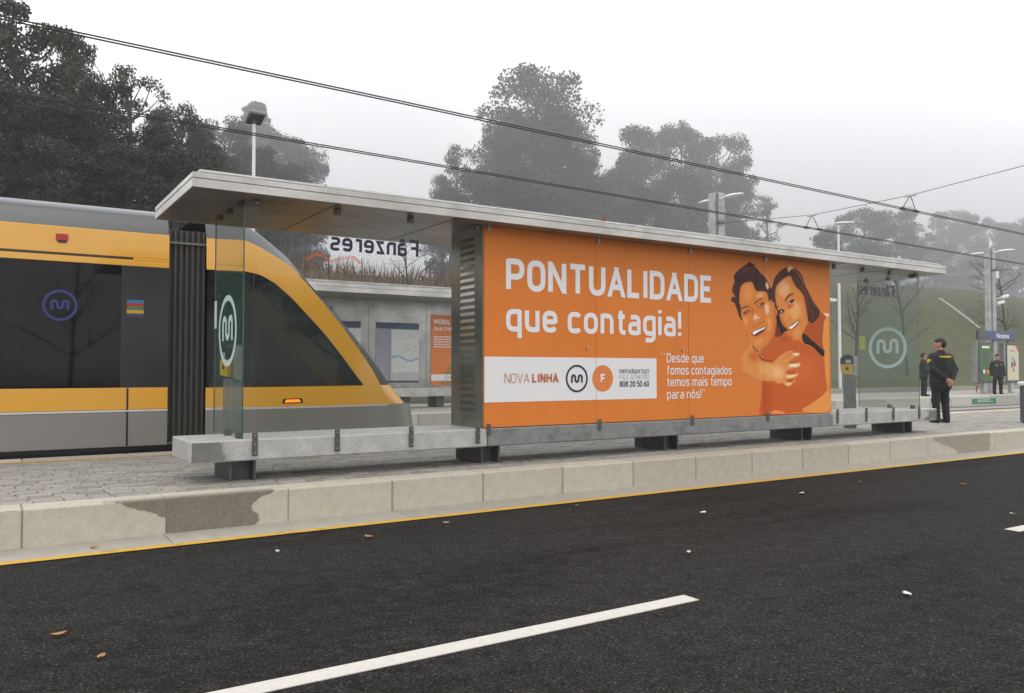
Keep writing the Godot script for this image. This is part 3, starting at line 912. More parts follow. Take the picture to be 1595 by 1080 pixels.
func smooth_loop(f: Array, closed: bool) -> PackedVector2Array:
	var p := PackedVector2Array()
	for i in range(0, f.size(), 2):
		p.append(Vector2(f[i], f[i + 1]))
	var out := PackedVector2Array()
	var k := p.size()
	for i in (k if closed else k - 1):
		var a := p[(i + k - 1) % k] if closed or i > 0 else p[i]
		var b := p[i]
		var c := p[(i + 1) % k]
		var d := p[(i + 2) % k] if closed or i < k - 2 else c
		for s in 4:
			out.append(b.cubic_interpolate(c, a, d, s / 4.0))
	if not closed:
		out.append(p[k - 1])
	return out

func couple_texture() -> ImageTexture:
	var w := 776
	var h := 590
	var R := PackedFloat32Array()
	var G := PackedFloat32Array()
	var Bc := PackedFloat32Array()
	for a in [R, G, Bc]:
		a.resize(w * h)
	var base := lin(0.73, 0.22, 0.043)
	R.resize(w * h)
	G.resize(w * h)
	Bc.resize(w * h)
	R.fill(base.r * 255)
	G.fill(base.g * 255)
	Bc.fill(base.b * 255)
	var kept := {}
	for s in COUPLE:
		var o: PackedVector2Array
		if s[0] == 0:
			o = smooth_loop(s[8], true)
		else:
			var line := smooth_loop(s[8], false)
			var hw: float = maxf(s[5] * 0.4, 1.1) / 2.0
			o = PackedVector2Array()
			var back := PackedVector2Array()
			for i in line.size():
				var d := (line[mini(i + 1, line.size() - 1)] - line[maxi(i - 1, 0)]).normalized()
				var taper := 0.35 + 0.65 * sin(PI * clampf(i / float(line.size() - 1), 0.08, 0.92))
				o.append(line[i] + Vector2(-d.y, d.x) * hw * taper)
				back.append(line[i] - Vector2(-d.y, d.x) * hw * taper)
			back.reverse()
			o.append_array(back)
		var m := mask_of(w, h, o, s[4] * 0.4)
		var x0: int = m[0]
		var y0: int = m[1]
		var mw: int = m[2]
		var mh: int = m[3]
		var a: PackedFloat32Array = m[4]
		if s[7] > 0:
			var full := PackedFloat32Array()
			full.resize(w * h)
			for y in mh:
				for x in mw:
					full[(y0 + y) * w + x0 + x] = a[y * mw + x]
			kept[s[7]] = full
		var has_clip: bool = s[6] > 0
		var cl: PackedFloat32Array = kept.get(s[6], PackedFloat32Array())
		for y in mh:
			var at := (y0 + y) * w + x0
			for x in mw:
				var t := a[y * mw + x]
				if t <= 0.004:
					continue
				if has_clip:
					t *= cl[at + x]
				R[at + x] += (clampf(112.0 + (s[1] - 112.0) * 1.13, 12.0, 250.0) - R[at + x]) * t
				G[at + x] += (clampf(112.0 + (s[2] - 112.0) * 1.13, 12.0, 250.0) - G[at + x]) * t
				Bc[at + x] += (clampf(112.0 + (s[3] - 112.0) * 1.13, 12.0, 250.0) - Bc[at + x]) * t
	var out := PackedByteArray()
	out.resize(w * h * 3)
	for i in w * h:
		out[i * 3] = clampi(int(R[i]), 0, 255)
		out[i * 3 + 1] = clampi(int(G[i]), 0, 255)
		out[i * 3 + 2] = clampi(int(Bc[i]), 0, 255)
	return ImageTexture.create_from_image(Image.create_from_data(w, h, false, Image.FORMAT_RGB8, out))

# ------------------------------------------------------------------ the setting
func bank_y(x: float, z: float) -> float:
	if z > -23.6:
		return FY - 0.02
	var t := clampf((-23.6 - z) / 12.0, 0.0, 1.0)
	var s := t * t * (3 - 2 * t) * 0.55 + t * 0.45
	var rise := lerpf(5.6, 7.6, smoothstep(24.0, 46.0, x)) * s
	if z < -35.6:
		rise += (-35.6 - z) * 0.06
	return FY + rise + 0.12 * sin(x * 0.31 + z * 0.2) * t

func build_road() -> void:
	# carriageway as a fine grid whose tone is blotched by wear
	var nz := FastNoiseLite.new()
	nz.seed = 5
	nz.frequency = 0.35
	nz.fractal_octaves = 4
	var nl := FastNoiseLite.new()
	nl.seed = 9
	nl.frequency = 0.9
	var mb := MB.new()
	mb.colored = true
	var xs := PackedFloat32Array()
	var x := -30.0
	while x < 60.0:
		xs.append(x)
		x += 0.08 if x > -0.6 and x < 16.0 else 1.0
	xs.append(60.0)
	var zs := PackedFloat32Array()
	var z := -7.10
	while z < -0.3:
		zs.append(z)
		z += 0.06 if z < -2.8 else 0.5
	zs.append(-0.28)
	for zz in zs:
		for xx in xs:
			var t := nz.get_noise_2d(xx * 0.55, zz * 1.6) * 0.7 + nl.get_noise_2d(xx * 0.5, zz * 4.0) * 0.35
			var d := 1.0 + clampf(t, -0.45, 0.8) * 0.7 + 0.4 * nl.get_noise_2d(xx * 9.0, zz * 11.0)
			mb.tint = Color(d * 1.01, d, d * 0.985)
			mb.vert(Vector3(xx, 0, zz), Vector3.UP)
	var w := xs.size()
	for j in zs.size() - 1:
		for i in w - 1:
			var a := j * w + i
			mb.ix.append_array(PackedInt32Array([a, a + 1, a + w + 1, a, a + w + 1, a + w]))
	var road := setting("road")
	obj("carriageway", mb, M.asphalt, road)
	for a in [-8.25, -0.27, 7.68, 15.65, 23.6, 31.6]:
		var d := MB.new()
		d.box(Vector3(a, 0.001, -3.775), Vector3(a + 4.0, 0.005, -3.645))
		obj("lane_dash", d, M.white_paint, road)
	# gutter slabs and the yellow edge line
	var gut := setting("gutter")
	rng.seed = 77
	var gx := -3.0
	var gk := 0
	while gx < 60.0:
		var g := MB.new()
		g.colored = true
		var q := rng.randf_range(0.92, 1.05)
		g.tint = Color(q, q, q)
		var gl := 2.16 if gx < 30.0 else 8.0
		g.box(Vector3(gx + 0.003, -0.1, -7.62), Vector3(gx + gl - 0.003, 0.004, -7.085), 0.003)
		obj("gutter_slab", g, M.gutter, gut)
		gx += gl
		gk += 1
	var yl := MB.new()
	yl.colored = true
	var ny := FastNoiseLite.new()
	ny.seed = 3
	ny.frequency = 2.2
	var yx := -3.0
	while yx < 60.0:
		var st := 0.06 if yx < 12.0 else 1.0
		var wob := 0.004 * ny.get_noise_1d(yx * 3.0)
		for s in 3:
			var za := -7.135 + 0.0367 * s + (wob if s == 0 else 0.0)
			var zb := -7.135 + 0.0367 * (s + 1) + (wob if s == 2 else 0.0)
			var worn := ny.get_noise_2d(yx * 1.4, s * 2.0) > 0.33
			yl.tint = Color(0.62, 0.7, 1.4) if worn and yx > 0.7 and yx < 2.6 else Color(1, 1, 1)
			yl.quad(Vector3(yx, 0.0085, zb), Vector3(yx + st, 0.0085, zb), Vector3(yx + st, 0.0085, za), Vector3(yx, 0.0085, za))
		yx += st
	obj("yellow_edge_line", yl, M.yellow_paint, gut)
	# the pavement on the photographer's side and the verge behind it
	var near := setting("pavement")
	obj("near_kerb", B(Vector3(-30, -0.1, -0.28), Vector3(60, 0.12, 0.0), 0.01), M.kerb_plain[1], near)
	obj("pavement_slab", B(Vector3(-30, -0.1, 0.0), Vector3(60, 0.115, 3.2)), M.slab, near)
	var ground := MB.new()
	ground.colored = true
	ground.quad(Vector3(-60, 0.02, 60), Vector3(150, 0.02, 60), Vector3(150, 0.02, 3.2), Vector3(-60, 0.02, 3.2))
	tag(obj("ground", ground, M.grass), "", "", "", "structure")
	var base := MB.new()
	base.quad(Vector3(-60, -0.12, 61), Vector3(151, -0.12, 61), Vector3(151, -0.12, -24.5), Vector3(-60, -0.12, -24.5))
	tag(obj("subsoil", base, M.sand), "", "", "", "structure")

func stain_at(x: float, y: float, nz: FastNoiseLite) -> float:
	# how wet the kerb face is: outlines with a ragged edge
	var w := nz.get_noise_2d(x * 2.2, y * 2.2) * 0.05 + nz.get_noise_2d(x * 9.0, y * 9.0) * 0.012
	if x < 1.335:
		var u := clampf((x - 0.78) / 0.55, 0.0, 1.0)
		var edge := 0.315 - 0.175 * u * u * (1.6 - 0.6 * u)
		return smoothstep(-0.006, 0.006, y - edge - w * 0.5) * smoothstep(0.7, 0.8, x)
	if x < 2.5:
		var lim := 2.10 + 0.05 * sin(y * 22.0) + 0.16 * smoothstep(0.17, 0.31, y) + w * 1.2
		return smoothstep(0.012, -0.012, x - lim)
	if x > 13.2 and x < 15.3:
		var lft := 14.0 - 0.75 * smoothstep(0.02, 0.3, y) + w
		return smoothstep(-0.02, 0.02, x - lft) * smoothstep(0.02, -0.02, x - 15.06 - w) * 0.6
	return 0.0

func build_kerb() -> void:
	var kerb := setting("kerb")
	var nz := FastNoiseLite.new()
	nz.seed = 8
	nz.frequency = 2.5
	nz.fractal_octaves = 4
	rng.seed = 31
	for k in range(-3, 50):
		var x0 := 0.27 + 1.07 * k
		var x1 := x0 + 1.07
		if x1 > 12.0:
			pass
		var stained := k in [0, 1, 12, 13]
		var y1 := PY + rng.randf_range(-0.002, 0.002)
		var zf := -7.62 + rng.randf_range(-0.003, 0.003)
		var o: MeshInstance3D
		if not stained:
			var mb := MB.new()
			mb.box(Vector3(x0 + 0.0025, -0.08, -7.96), Vector3(x1 - 0.0025, y1, zf), 0.014)
			o = obj("kerb_stone", mb, M.kerb_plain[rng.randi() % 4], kerb)
		else:
			var mb := MB.new()
			mb.colored = true
			var e := 0.014
			var xa := x0 + 0.0025
			var xb := x1 - 0.0025
			# plain body behind, then the front and the chamfer as a fine grid that carries the wet stain
			mb.box(Vector3(xa, -0.08, -7.96), Vector3(xb, y1 - e, zf - e))
			var rows := []
			var nx := 150
			for j in 47:
				var row := []
				for i in nx + 1:
					var px := lerpf(xa, xb, i / float(nx))
					if j <= 42:
						row.append(Vector3(px, lerpf(-0.08, y1 - e, j / 42.0), zf))
					elif j == 43:
						row.append(Vector3(px, y1 - e * 0.3, zf - e * 0.35))
					else:
						row.append(Vector3(px, y1, zf - e - (j - 44) * 0.157))
				rows.append(row)
			for j in 47:
				for i in nx + 1:
					var p: Vector3 = rows[j][i]
					var s := stain_at(p.x, p.y, nz) if j <= 44 else 0.0
					var q := lerpf(1.0, 0.40 + 0.08 * nz.get_noise_2d(p.x * 9.0, p.y * 9.0), s)
					mb.tint = Color(q, q * lerpf(1.0, 0.96, s), q * lerpf(1.0, 0.9, s))
					mb.vert(p, Vector3(0, 0, 1) if j <= 42 else (Vector3(0, 0.6, 0.8) if j == 43 else Vector3.UP))
			var k0 := mb.v.size() - 47 * (nx + 1)
			for j in 46:
				for i in nx:
					var a := k0 + j * (nx + 1) + i
					mb.ix.append_array(PackedInt32Array([a, a + nx + 2, a + 1, a, a + nx + 1, a + nx + 2]))
			mb.tint = Color(1, 1, 1)
			o = obj("kerb_stone", mb, M.kerb, kerb)
	obj("mortar", B(Vector3(-3.0, -0.09, -7.955), Vector3(53.0, PY - 0.006, -7.6245)), M.bed, kerb)

func build_platform() -> void:
	var pl := setting("platform")
	obj("bedding", B(Vector3(-8, -0.1, -11.99), Vector3(55, PY - 0.012, -7.965)), M.sand, pl)
	# rows of granite setts; the 300 nearest are stones of their own
	rng.seed = 1234
	var spots := []
	for r in 31:
		var z0 := -7.975 - r * 0.1135
		var x := -1.0 - rng.randf() * 0.2
		while x < 30.0:
			var l := rng.randf_range(0.15, 0.28)
			spots.append([x, z0, l, rng.randf_range(-0.004, 0.003), rng.randi() % 6, rng.randf_range(-0.012, 0.012)])
			x += l + 0.011
	var order := []
	for s in spots:
		var cx: float = s[0] + s[2] / 2
		var vis: bool = cx > 0.14 * (-s[1]) / 7.7 - 0.1
		# stones that the granite beam and its shadow side hide come last
		var hid: bool = cx > 2.6 and s[1] < -8.9
		order.append([(cx * cx + s[1] * s[1]) + (0.0 if vis else 1e5) + (400.0 if hid else 0.0), s])
	order.sort_custom(func(a, b): return a[0] < b[0])
	var unit := MB.new()
	unit.box(Vector3(-0.1, -0.06, -0.0505), Vector3(0.1, 0, 0.0505), 0.007)
	var um := unit.mesh()
	var rest := MB.new()
	rest.colored = true
	var tones := [1.0, 0.85, 1.1, 0.94, 1.05, 0.78]
	for i in order.size():
		var s: Array = order[i][1]
		var at := Vector3(s[0] + s[2] / 2, PY + s[3], s[1] - 0.05)
		if i < 300:
			put("sett", um, M.sett[s[4]], pl, at, s[5], Vector3(s[2] / 0.2, 1, 1))
		else:
			var q: float = tones[s[4]]
			rest.tint = Color(q, q, q * 0.98)
			var hx: float = s[2] / 2
			var b := 0.006
			var y := at.y
			var p := [Vector3(at.x - hx, y - b, at.z - 0.05), Vector3(at.x + hx, y - b, at.z - 0.05), Vector3(at.x + hx, y - b, at.z + 0.05), Vector3(at.x - hx, y - b, at.z + 0.05)]
			var t := [Vector3(at.x - hx + b, y, at.z - 0.05 + b), Vector3(at.x + hx - b, y, at.z - 0.05 + b), Vector3(at.x + hx - b, y, at.z + 0.05 - b), Vector3(at.x - hx + b, y, at.z + 0.05 - b)]
			rest.quad(t[3], t[2], t[1], t[0])
			for e in 4:
				rest.quad(t[e], t[(e + 1) % 4], p[(e + 1) % 4], p[e])
				var dn := Vector3(0, -0.03, 0)
				rest.quad(p[e], p[(e + 1) % 4], p[(e + 1) % 4] + dn, p[e] + dn)
	tag(obj("sett_paving", rest, M.sett_all, pl), "", "", "", "stuff")
	obj("paving_beyond", B(Vector3(30.3, 0.0, -11.49), Vector3(55, PY, -7.97)), M.slab2, pl)
	# coping along the track
	var ce := setting("platform_edge")
	var x2 := -8.0
	while x2 < 55.0:
		var mb := MB.new()
		mb.box(Vector3(x2 + 0.004, -0.05, -11.995), Vector3(x2 + 1.196, PY + 0.004, -11.56), 0.008)
		obj("coping_slab", mb, M.slab_white if rng.randf() < 0.5 else M.slab, ce)
		x2 += 1.2
	obj("yellow_safety_line", B(Vector3(-8, PY - 0.02, -11.552), Vector3(55, PY + 0.006, -11.495)), M.yellow_paint, ce)

func build_tracks() -> void:
	var bed := setting("track_bed")
	obj("track_slab", B(Vector3(-30, -0.1, FE), Vector3(60, -0.02, -12.0)), M.bed, bed)
	for zc in [-13.35, -16.6]:
		for s in [-0.7175, 0.7175]:
			obj("rail", B(Vector3(-30, -0.02, zc + s - 0.035), Vector3(60, 0.02, zc + s + 0.035), 0.006), M.galv, bed)
			obj("rail_joint_filler", B(Vector3(-30, -0.03, zc + s - 0.08), Vector3(60, -0.012, zc + s + 0.08)), M.rubber, bed)
	# far platform: edge blocks, coping, paving
	var fp := setting("far_platform")
	obj("far_paving", B(Vector3(-20, -0.1, -23.7), Vector3(70, FY - 0.004, FE - 0.5)), M.slab2, fp)
	rng.seed = 55
	var x := -6.0
	while x < 70.0:
		var mb := MB.new()
		var l := 1.5
		mb.box(Vector3(x + 0.005, -0.1, FE - 0.498), Vector3(x + l - 0.005, FY + rng.randf_range(-0.002, 0.002), FE), 0.012)
		obj("edge_block", mb, M.slab_white if rng.randf() < 0.6 else M.slab, fp)
		x += l
	obj("far_safety_line", B(Vector3(-6, FY - 0.03, FE - 0.57), Vector3(70, FY + 0.002, FE - 0.502)), M.yellow_paint, fp)
	obj("retaining_kerb", B(Vector3(-20, 0.0, -23.95), Vector3(70, FY + 0.22, -23.7), 0.01), M.concrete, fp)
	var gs := thing("wall_sign", "small green sign with white print on the far platform edge", "sign", Vector3(35.5, 0.12, FE))
	obj("plate", B(Vector3(34.6, 0.03, FE + 0.004), Vector3(36.5, 0.245, FE + 0.022), 0.003), M.green, gs)
	var tx := MB.new()
	for k in [[35.0, 35.95, 0.165, 0.03], [34.95, 36.1, 0.105, 0.022]]:
		var wx: float = k[0]
		rng.seed = 4
		while wx < k[1]:
			var wl := rng.randf_range(0.05, 0.13)
			tx.box(Vector3(wx, k[2], FE + 0.022), Vector3(wx + wl, k[2] + k[3], FE + 0.025))
			wx += wl + 0.035
	obj("print", tx, M.print_white, gs)

func build_bank() -> void:
	var nz := FastNoiseLite.new()
	nz.seed = 4
	nz.frequency = 0.09
	nz.fractal_octaves = 4
	var mb := MB.new()
	mb.colored = true
	var xs := PackedFloat32Array()
	var x := -60.0
	while x <= 150.0:
		xs.append(x)
		x += 1.5
	var zs := PackedFloat32Array()
	var z := -23.9
	while z > -112.0:
		zs.append(z)
		z -= 0.8 if z > -40.0 else 4.0
	for zz in zs:
		for xx in xs:
			var y := bank_y(xx, zz)
			var t := nz.get_noise_2d(xx, zz)
			var t2 := nz.get_noise_2d(xx * 3.0 + 50.0, zz * 3.0)
			var wood := smoothstep(-37.0, -41.0, zz)
			var rough := smoothstep(34.0, 26.0, xx) * smoothstep(-26.0, -30.0, zz)
			var g := Color(0.95 + 0.45 * t + 0.2 * t2, 1.0 + 0.3 * t, 0.85 + 0.2 * t)
			g = g.lerp(Color(1.1, 0.8, 0.7), maxf(wood * 0.8, rough * 0.7))
			mb.tint = g
			var dx := bank_y(xx + 0.4, zz) - y
			var dz := bank_y(xx, zz + 0.4) - y
			mb.vert(Vector3(xx, y, zz), Vector3(-dx, 0.4, -dz).normalized())
	var w := xs.size()
	for j in zs.size() - 1:
		for i in w - 1:
			var a := j * w + i
			mb.ix.append_array(PackedInt32Array([a, a + w + 1, a + 1, a, a + w, a + w + 1]))
	tag(obj("embankment", mb, M.grass), "", "", "", "structure")
	# concrete drain that comes down the grass at the right
	var dr := MB.new()
	var pts := [Vector3(58.5, 0, -33.0), Vector3(58.3, 0, -32.1), Vector3(58.0, 0, -30.8), Vector3(57.8, 0, -29.8)]
	var top := []
	for i in 25:
		var f := i / 24.0 * 3.0
		var k := mini(int(f), 2)
		var p: Vector3 = pts[k].lerp(pts[k + 1], f - k)
		p.y = bank_y(p.x, p.z) + 0.1
		top.append(p)
	for i in 24:
		var d: Vector3 = (top[i + 1] - top[i]).normalized()
		var s := d.cross(Vector3.UP).normalized() * 0.13
		var a: Vector3 = top[i]
		var b: Vector3 = top[i + 1]
		var dn := Vector3(0, -0.25, 0)
		dr.quad(a - s, a + s, b + s, b - s)
		dr.quad(b - s, b - s + dn, a - s + dn, a - s)
		dr.quad(a + s, a + s + dn, b + s + dn, b + s)
	tag(obj("drain_channel", dr, M.concrete), "", "", "", "structure")
	# dry brown stalks and brambles on the bank behind the far shelter
	rng.seed = 91
	var br := MB.new()
	br.colored = true
	for i in 9000:
		var gx := rng.randf_range(8.5, 34.0)
		var gz := rng.randf_range(-37.0, -27.0)
		var gy := bank_y(gx, gz)
		var h := rng.randf_range(0.2, 0.95)
		var an := rng.randf() * TAU
		var s := Vector3(cos(an), 0, sin(an)) * rng.randf_range(0.012, 0.03)
		var tip := Vector3(rng.randf_range(-0.35, 0.35), h, rng.randf_range(-0.35, 0.35))
		var q := rng.randf_range(0.6, 1.3)
		br.tint = (Color(0.17, 0.125, 0.095) if rng.randf() < 0.8 else Color(0.2, 0.1, 0.06)) * q
		br.tri(Vector3(gx, gy - 0.05, gz) - s, Vector3(gx, gy - 0.05, gz) + s, Vector3(gx, gy, gz) + tip)
	tag(obj("dry_brush", br, M.dry), "dry brown brush and stalks on the bank above the far shelter roof", "brush", "", "stuff")

# ------------------------------------------------------------------ near shelter
func louvre_side(parent: Node) -> void:
	# stainless end of the middle block, with pressed louvres
	for k in 26:
		var y := 0.93 + k * 0.083
		var s := MB.new()
		var xo := 4.955
		var za := -8.85
		var zb := -8.50
		# each louvre: a hood that leans out at the bottom
		s.quad(Vector3(xo - 0.010, y, za), Vector3(xo - 0.010, y, zb), Vector3(xo, y + 0.04, zb), Vector3(xo, y + 0.04, za))
		s.quad(Vector3(xo, y - 0.004, zb), Vector3(xo - 0.010, y, zb), Vector3(xo - 0.010, y, za), Vector3(xo, y - 0.004, za))
		s.tri(Vector3(xo - 0.010, y, zb), Vector3(xo, y - 0.004, zb), Vector3(xo, y + 0.04, zb))
		s.tri(Vector3(xo - 0.010, y, za), Vector3(xo, y + 0.04, za), Vector3(xo, y - 0.004, za))
		obj("louvre", s, M.stainless, parent)

func glass_box(called: String, lo: Vector3, hi: Vector3, parent: Node, m: Material) -> MeshInstance3D:
	return obj(called, B(lo, hi), m, parent)

func build_shelter() -> void:
	var sh := thing("passenger_shelter", "long glass and steel tram shelter with an orange poster wall, nearest the road", "shelter", Vector3(8.1, PY, -8.8))
	# granite bench beams
	var wz := FastNoiseLite.new()
	wz.seed = 14
	wz.frequency = 1.0
	wz.fractal_octaves = 4
	rng.seed = 12
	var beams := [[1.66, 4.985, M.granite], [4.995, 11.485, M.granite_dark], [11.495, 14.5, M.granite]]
	for b in beams:
		var mb := MB.new()
		mb.colored = true
		mb.box(Vector3(b[0], 0.525, -9.15), Vector3(b[1], 0.735, -8.257), 0.012)
		# the front face as a fine grid: dark weathering with a ragged outline at the free ends and in patches
		var gx := int((b[1] - b[0] - 0.026) / 0.025)
		var k0 := mb.v.size()
		for j in 10:
			for i in gx + 1:
				var px := lerpf(b[0] + 0.013, b[1] - 0.013, i / float(gx))
				var py := lerpf(0.538, 0.722, j / 9.0)
				var wn := wz.get_noise_2d(px * 1.6, py * 2.4) + 0.5 * wz.get_noise_2d(px * 7.0, py * 7.0)
				var dk := 0.0
				if b[0] < 2.0:
					dk = smoothstep(0.06, -0.06, px - 1.92 - wn * 0.22 + (py - 0.63) * 0.5)
				elif b[1] > 14.0:
					dk = smoothstep(-0.08, 0.08, px - 14.28 - wn * 0.3 - (py - 0.63) * 0.8)
				else:
					dk = smoothstep(0.15, 0.5, wn) * 0.5
				var q := lerpf(1.06 + 0.1 * wn, 0.36 + 0.12 * wn, dk)
				mb.tint = Color(q, q, q)
				mb.vert(Vector3(px, py, -8.2555), Vector3(0, 0, 1))
		for j in 9:
			for i in gx:
				var a := k0 + j * (gx + 1) + i
				mb.ix.append_array(PackedInt32Array([a, a + gx + 2, a + 1, a, a + gx + 1, a + gx + 2]))
		mb.tint = Color(1, 1, 1)
		var o := obj("granite_beam", mb, b[2], sh)
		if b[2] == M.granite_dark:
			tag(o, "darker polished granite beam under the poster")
	# weathered dark end of the left beam: stained cap stones
	var legs := [2.2, 5.13, 8.1, 11.05, 13.85]
	for lx in legs:
		var l := MB.new()
		for s in [-0.12, 0.12]:
			l.box(Vector3(lx + s - 0.012, PY, -9.05), Vector3(lx + s + 0.012, 0.524, -8.42), 0.003)
		l.box(Vector3(lx - 0.107, PY, -8.60), Vector3(lx + 0.107, 0.523, -8.58))
		l.box(Vector3(lx - 0.107, PY, -8.90), Vector3(lx + 0.107, 0.523, -8.88))
		obj("leg", l, M.steel_leg, sh)
	# middle block
	var core := obj("core_cabinet", B(Vector3(4.97, 0.736, -9.10), Vector3(11.5, 3.15, -8.33), 0.004), M.stainless_dark, sh)
	var sk := obj("side_panel", B(Vector3(4.955, 0.738, -9.095), Vector3(4.969, 3.148, -8.32), 0.002), M.stainless_dark, sh)
	louvre_side(sk)
	# poster wall: four panels
	var rect := [8.30, 0.7417, 3.2333, 2.4583]
	var pm := StandardMaterial3D.new()
	pm.albedo_texture = couple_texture()
	pm.roughness = 0.5
	pm.metallic_specular = 0.25
	var cuts := [4.965, 6.66, 8.325, 9.905, 11.51]
	var panels := []
	for i in 4:
		var p := B(Vector3(cuts[i] + 0.0025, 0.745, -8.328), Vector3(cuts[i + 1] - 0.0025, 3.19, ZS), 0.0015)
		panels.append(obj("poster_panel", p, M.orange if i < 2 else pm, sh, rect if i >= 2 else null))
	tag(panels[3], "poster panel with the printed smiling couple")
	var zt := ZS + 0.003
	var words := MB.new()
	letter_parts("PONTUALIDADE", 5.27, 8.81, 2.395, 0.392, 0.073, zt, M.print_white, panels[0])
	letter_parts("que contagia!", 5.27, 8.18, 1.895, 0.36, 0.063, zt, M.print_white, panels[0])
	letters(words, "Desde que", 7.90, 8.62, 1.535, 0.125, 0.017, zt)
	tag(obj("quotation", words, M.print_white, panels[1]), "", "", "", "stuff")
	words = MB.new()
	letters(words, "fomos contagiados", 7.90, 9.19, 1.365, 0.125, 0.017, zt)
	tag(obj("quotation", words, M.print_white, panels[1]), "", "", "", "stuff")
	words = MB.new()
	letters(words, "temos mais tempo", 7.90, 9.19, 1.203, 0.125, 0.017, zt)
	tag(obj("quotation", words, M.print_white, panels[1]), "", "", "", "stuff")
	words = MB.new()
	letters(words, "para nós!", 7.90, 8.565, 1.03, 0.125, 0.017, zt)
	letters(words, "\"", 7.80, 7.86, 1.54, 0.125, 0.015, zt)
	letters(words, "\"", 8.585, 8.635, 1.03, 0.125, 0.015, zt)
	tag(obj("quotation", words, M.print_white, panels[1]), "", "", "", "stuff")
	var strip := MB.new()
	strip.quad(Vector3(4.968, 1.042, zt), Vector3(6.6574, 1.042, zt), Vector3(6.6574, 1.588, zt), Vector3(4.968, 1.588, zt))
	strip.quad(Vector3(6.6626, 1.042, zt), Vector3(7.71, 1.042, zt), Vector3(7.71, 1.588, zt), Vector3(6.6626, 1.588, zt))
	var wb := obj("white_band", strip, M.print_white, panels[0])
	var z2 := zt + 0.003
	var t1 := MB.new()
	letters(t1, "NOVA", 5.25, 5.61, 1.272, 0.115, 0.009, z2)
	letters(t1, "LINHA", 5.65, 6.05, 1.272, 0.115, 0.025, z2)
	obj("slogan", t1, M.print_red, wb)
	var t2 := MB.new()
	ring(t2, Vector2(6.342, 1.32), 0.163, 0.027, z2)
	snake_m(t2, Vector2(6.342, 1.32), 0.19, 0.11, 0.03, z2)
	obj("emblem", t2, M.print_navy, wb)
	var t3 := MB.new()
	disc(t3, Vector2(6.765, 1.32), 0.172, z2)
	var od := obj("line_badge", t3, M.orange_plain, wb)
	var t4 := MB.new()
	letters(t4, "F", 6.725, 6.81, 1.265, 0.115, 0.026, z2 + 0.003)
	obj("line_letter", t4, M.print_white, wb)
	var t5 := MB.new()
	letters(t5, "metrodoporto.pt", 7.05, 7.57, 1.385, 0.068, 0.007, z2)
	letters(t5, "808 20 50 60", 7.05, 7.57, 1.205, 0.078, 0.0125, z2)
	tag(obj("contact_print", t5, M.print_black, wb), "", "", "", "stuff")
	var t6 := MB.new()
	letters(t6, "FALE AO METRO", 7.05, 7.57, 1.302, 0.062, 0.0045, z2)
	tag(obj("contact_print", t6, M.print_grey, wb), "", "", "", "stuff")
	# clips and screws on the poster wall
	for x in [5.02, 6.69, 8.355, 9.935]:
		obj("top_clip", B(Vector3(x - 0.018, 3.085, ZS + 0.002), Vector3(x + 0.022, 3.152, ZS + 0.03), 0.004), M.bolt, sh)
	for x in [4.995, 6.672, 8.335, 9.915]:
		obj("bottom_clip", B(Vector3(x - 0.022, 0.655, -8.254), Vector3(x + 0.028, 0.795, -8.235), 0.004), M.clamp, sh)
	for p in [[6.51, 1.71], [8.2, 1.71], [9.77, 1.73], [11.35, 1.73]]:
		var sc := MB.new()
		sc.tube([Vector3(p[0], p[1], ZS), Vector3(p[0], p[1], ZS + 0.016)], [0.022, 0.016], 10)
		obj("screw", sc, M.bolt, sh)
	# glass at both ends: front panes and end panes
	var gz := ZS
	for g in [[2.17, 4.94], [11.53, 14.05]]:
		glass_box("front_pane", Vector3(g[0], 0.60, gz - 0.006 - 0.012), Vector3(g[1], 3.17, gz - 0.006), sh, M.glass)
	for g in [[2.165, 0], [14.06, 1]]:
		var ep := glass_box("end_pane", Vector3(g[0] - 0.006, 0.737, -9.52), Vector3(g[0] + 0.006, 3.149, -8.325), sh, M.glass_end)
		obj("pane_edge", B(Vector3(g[0] - 0.0062, 0.737, -9.528), Vector3(g[0] + 0.0062, 3.149, -9.5202)), M.glass_edge, ep)
		obj("pane_edge", B(Vector3(g[0] - 0.0062, 0.737, -8.3248), Vector3(g[0] + 0.0062, 3.149, -8.319)), M.glass_edge, ep)
		# frosted ring with the winding m
		var fr := MB.new()
		fr.xf = Transform3D(Basis(Vector3.UP, -PI / 2), Vector3(g[0] - 0.0095, 1.845, -8.92))
		ring(fr, Vector2.ZERO, 0.35, 0.062, 0.0)
		snake_m(fr, Vector2(0, 0.03), 0.44, 0.27, 0.062, 0.0)
		obj("frosted_emblem", fr, M.frost, ep)
		if g[1] == 0:
			obj("frosted_strip", B(Vector3(g[0] - 0.0125, 1.89, -9.50), Vector3(g[0] - 0.0095, 2.2, -9.40), 0.001), M.frost, ep)
		else:
			obj("notice", B(Vector3(g[0] - 0.013, 1.82, -9.50), Vector3(g[0] - 0.008, 2.08, -9.375), 0.001), M.notice, ep)
		# clamps of the end pane on the beam and under the roof
		for z in [-8.45, -8.9, -9.35]:
			obj("pane_clamp", B(Vector3(g[0] - 0.03, 3.09, z - 0.03), Vector3(g[0] + 0.03, 3.1495, z + 0.03), 0.004), M.clamp, sh)
			if z > -9.15:
				obj("pane_clamp", B(Vector3(g[0] - 0.035, 0.736, z - 0.03), Vector3(g[0] + 0.035, 0.80, z + 0.03), 0.004), M.clamp, sh)
	# names on the front panes, read from the track side
	for g in [[3.06, 4.10, 2.70], [12.30, 13.30, 2.70]]:
		letter_parts("Fânzeres", g[0], g[1], g[2], 0.195, 0.034, ZS - 0.002, M.navy, sh, true)
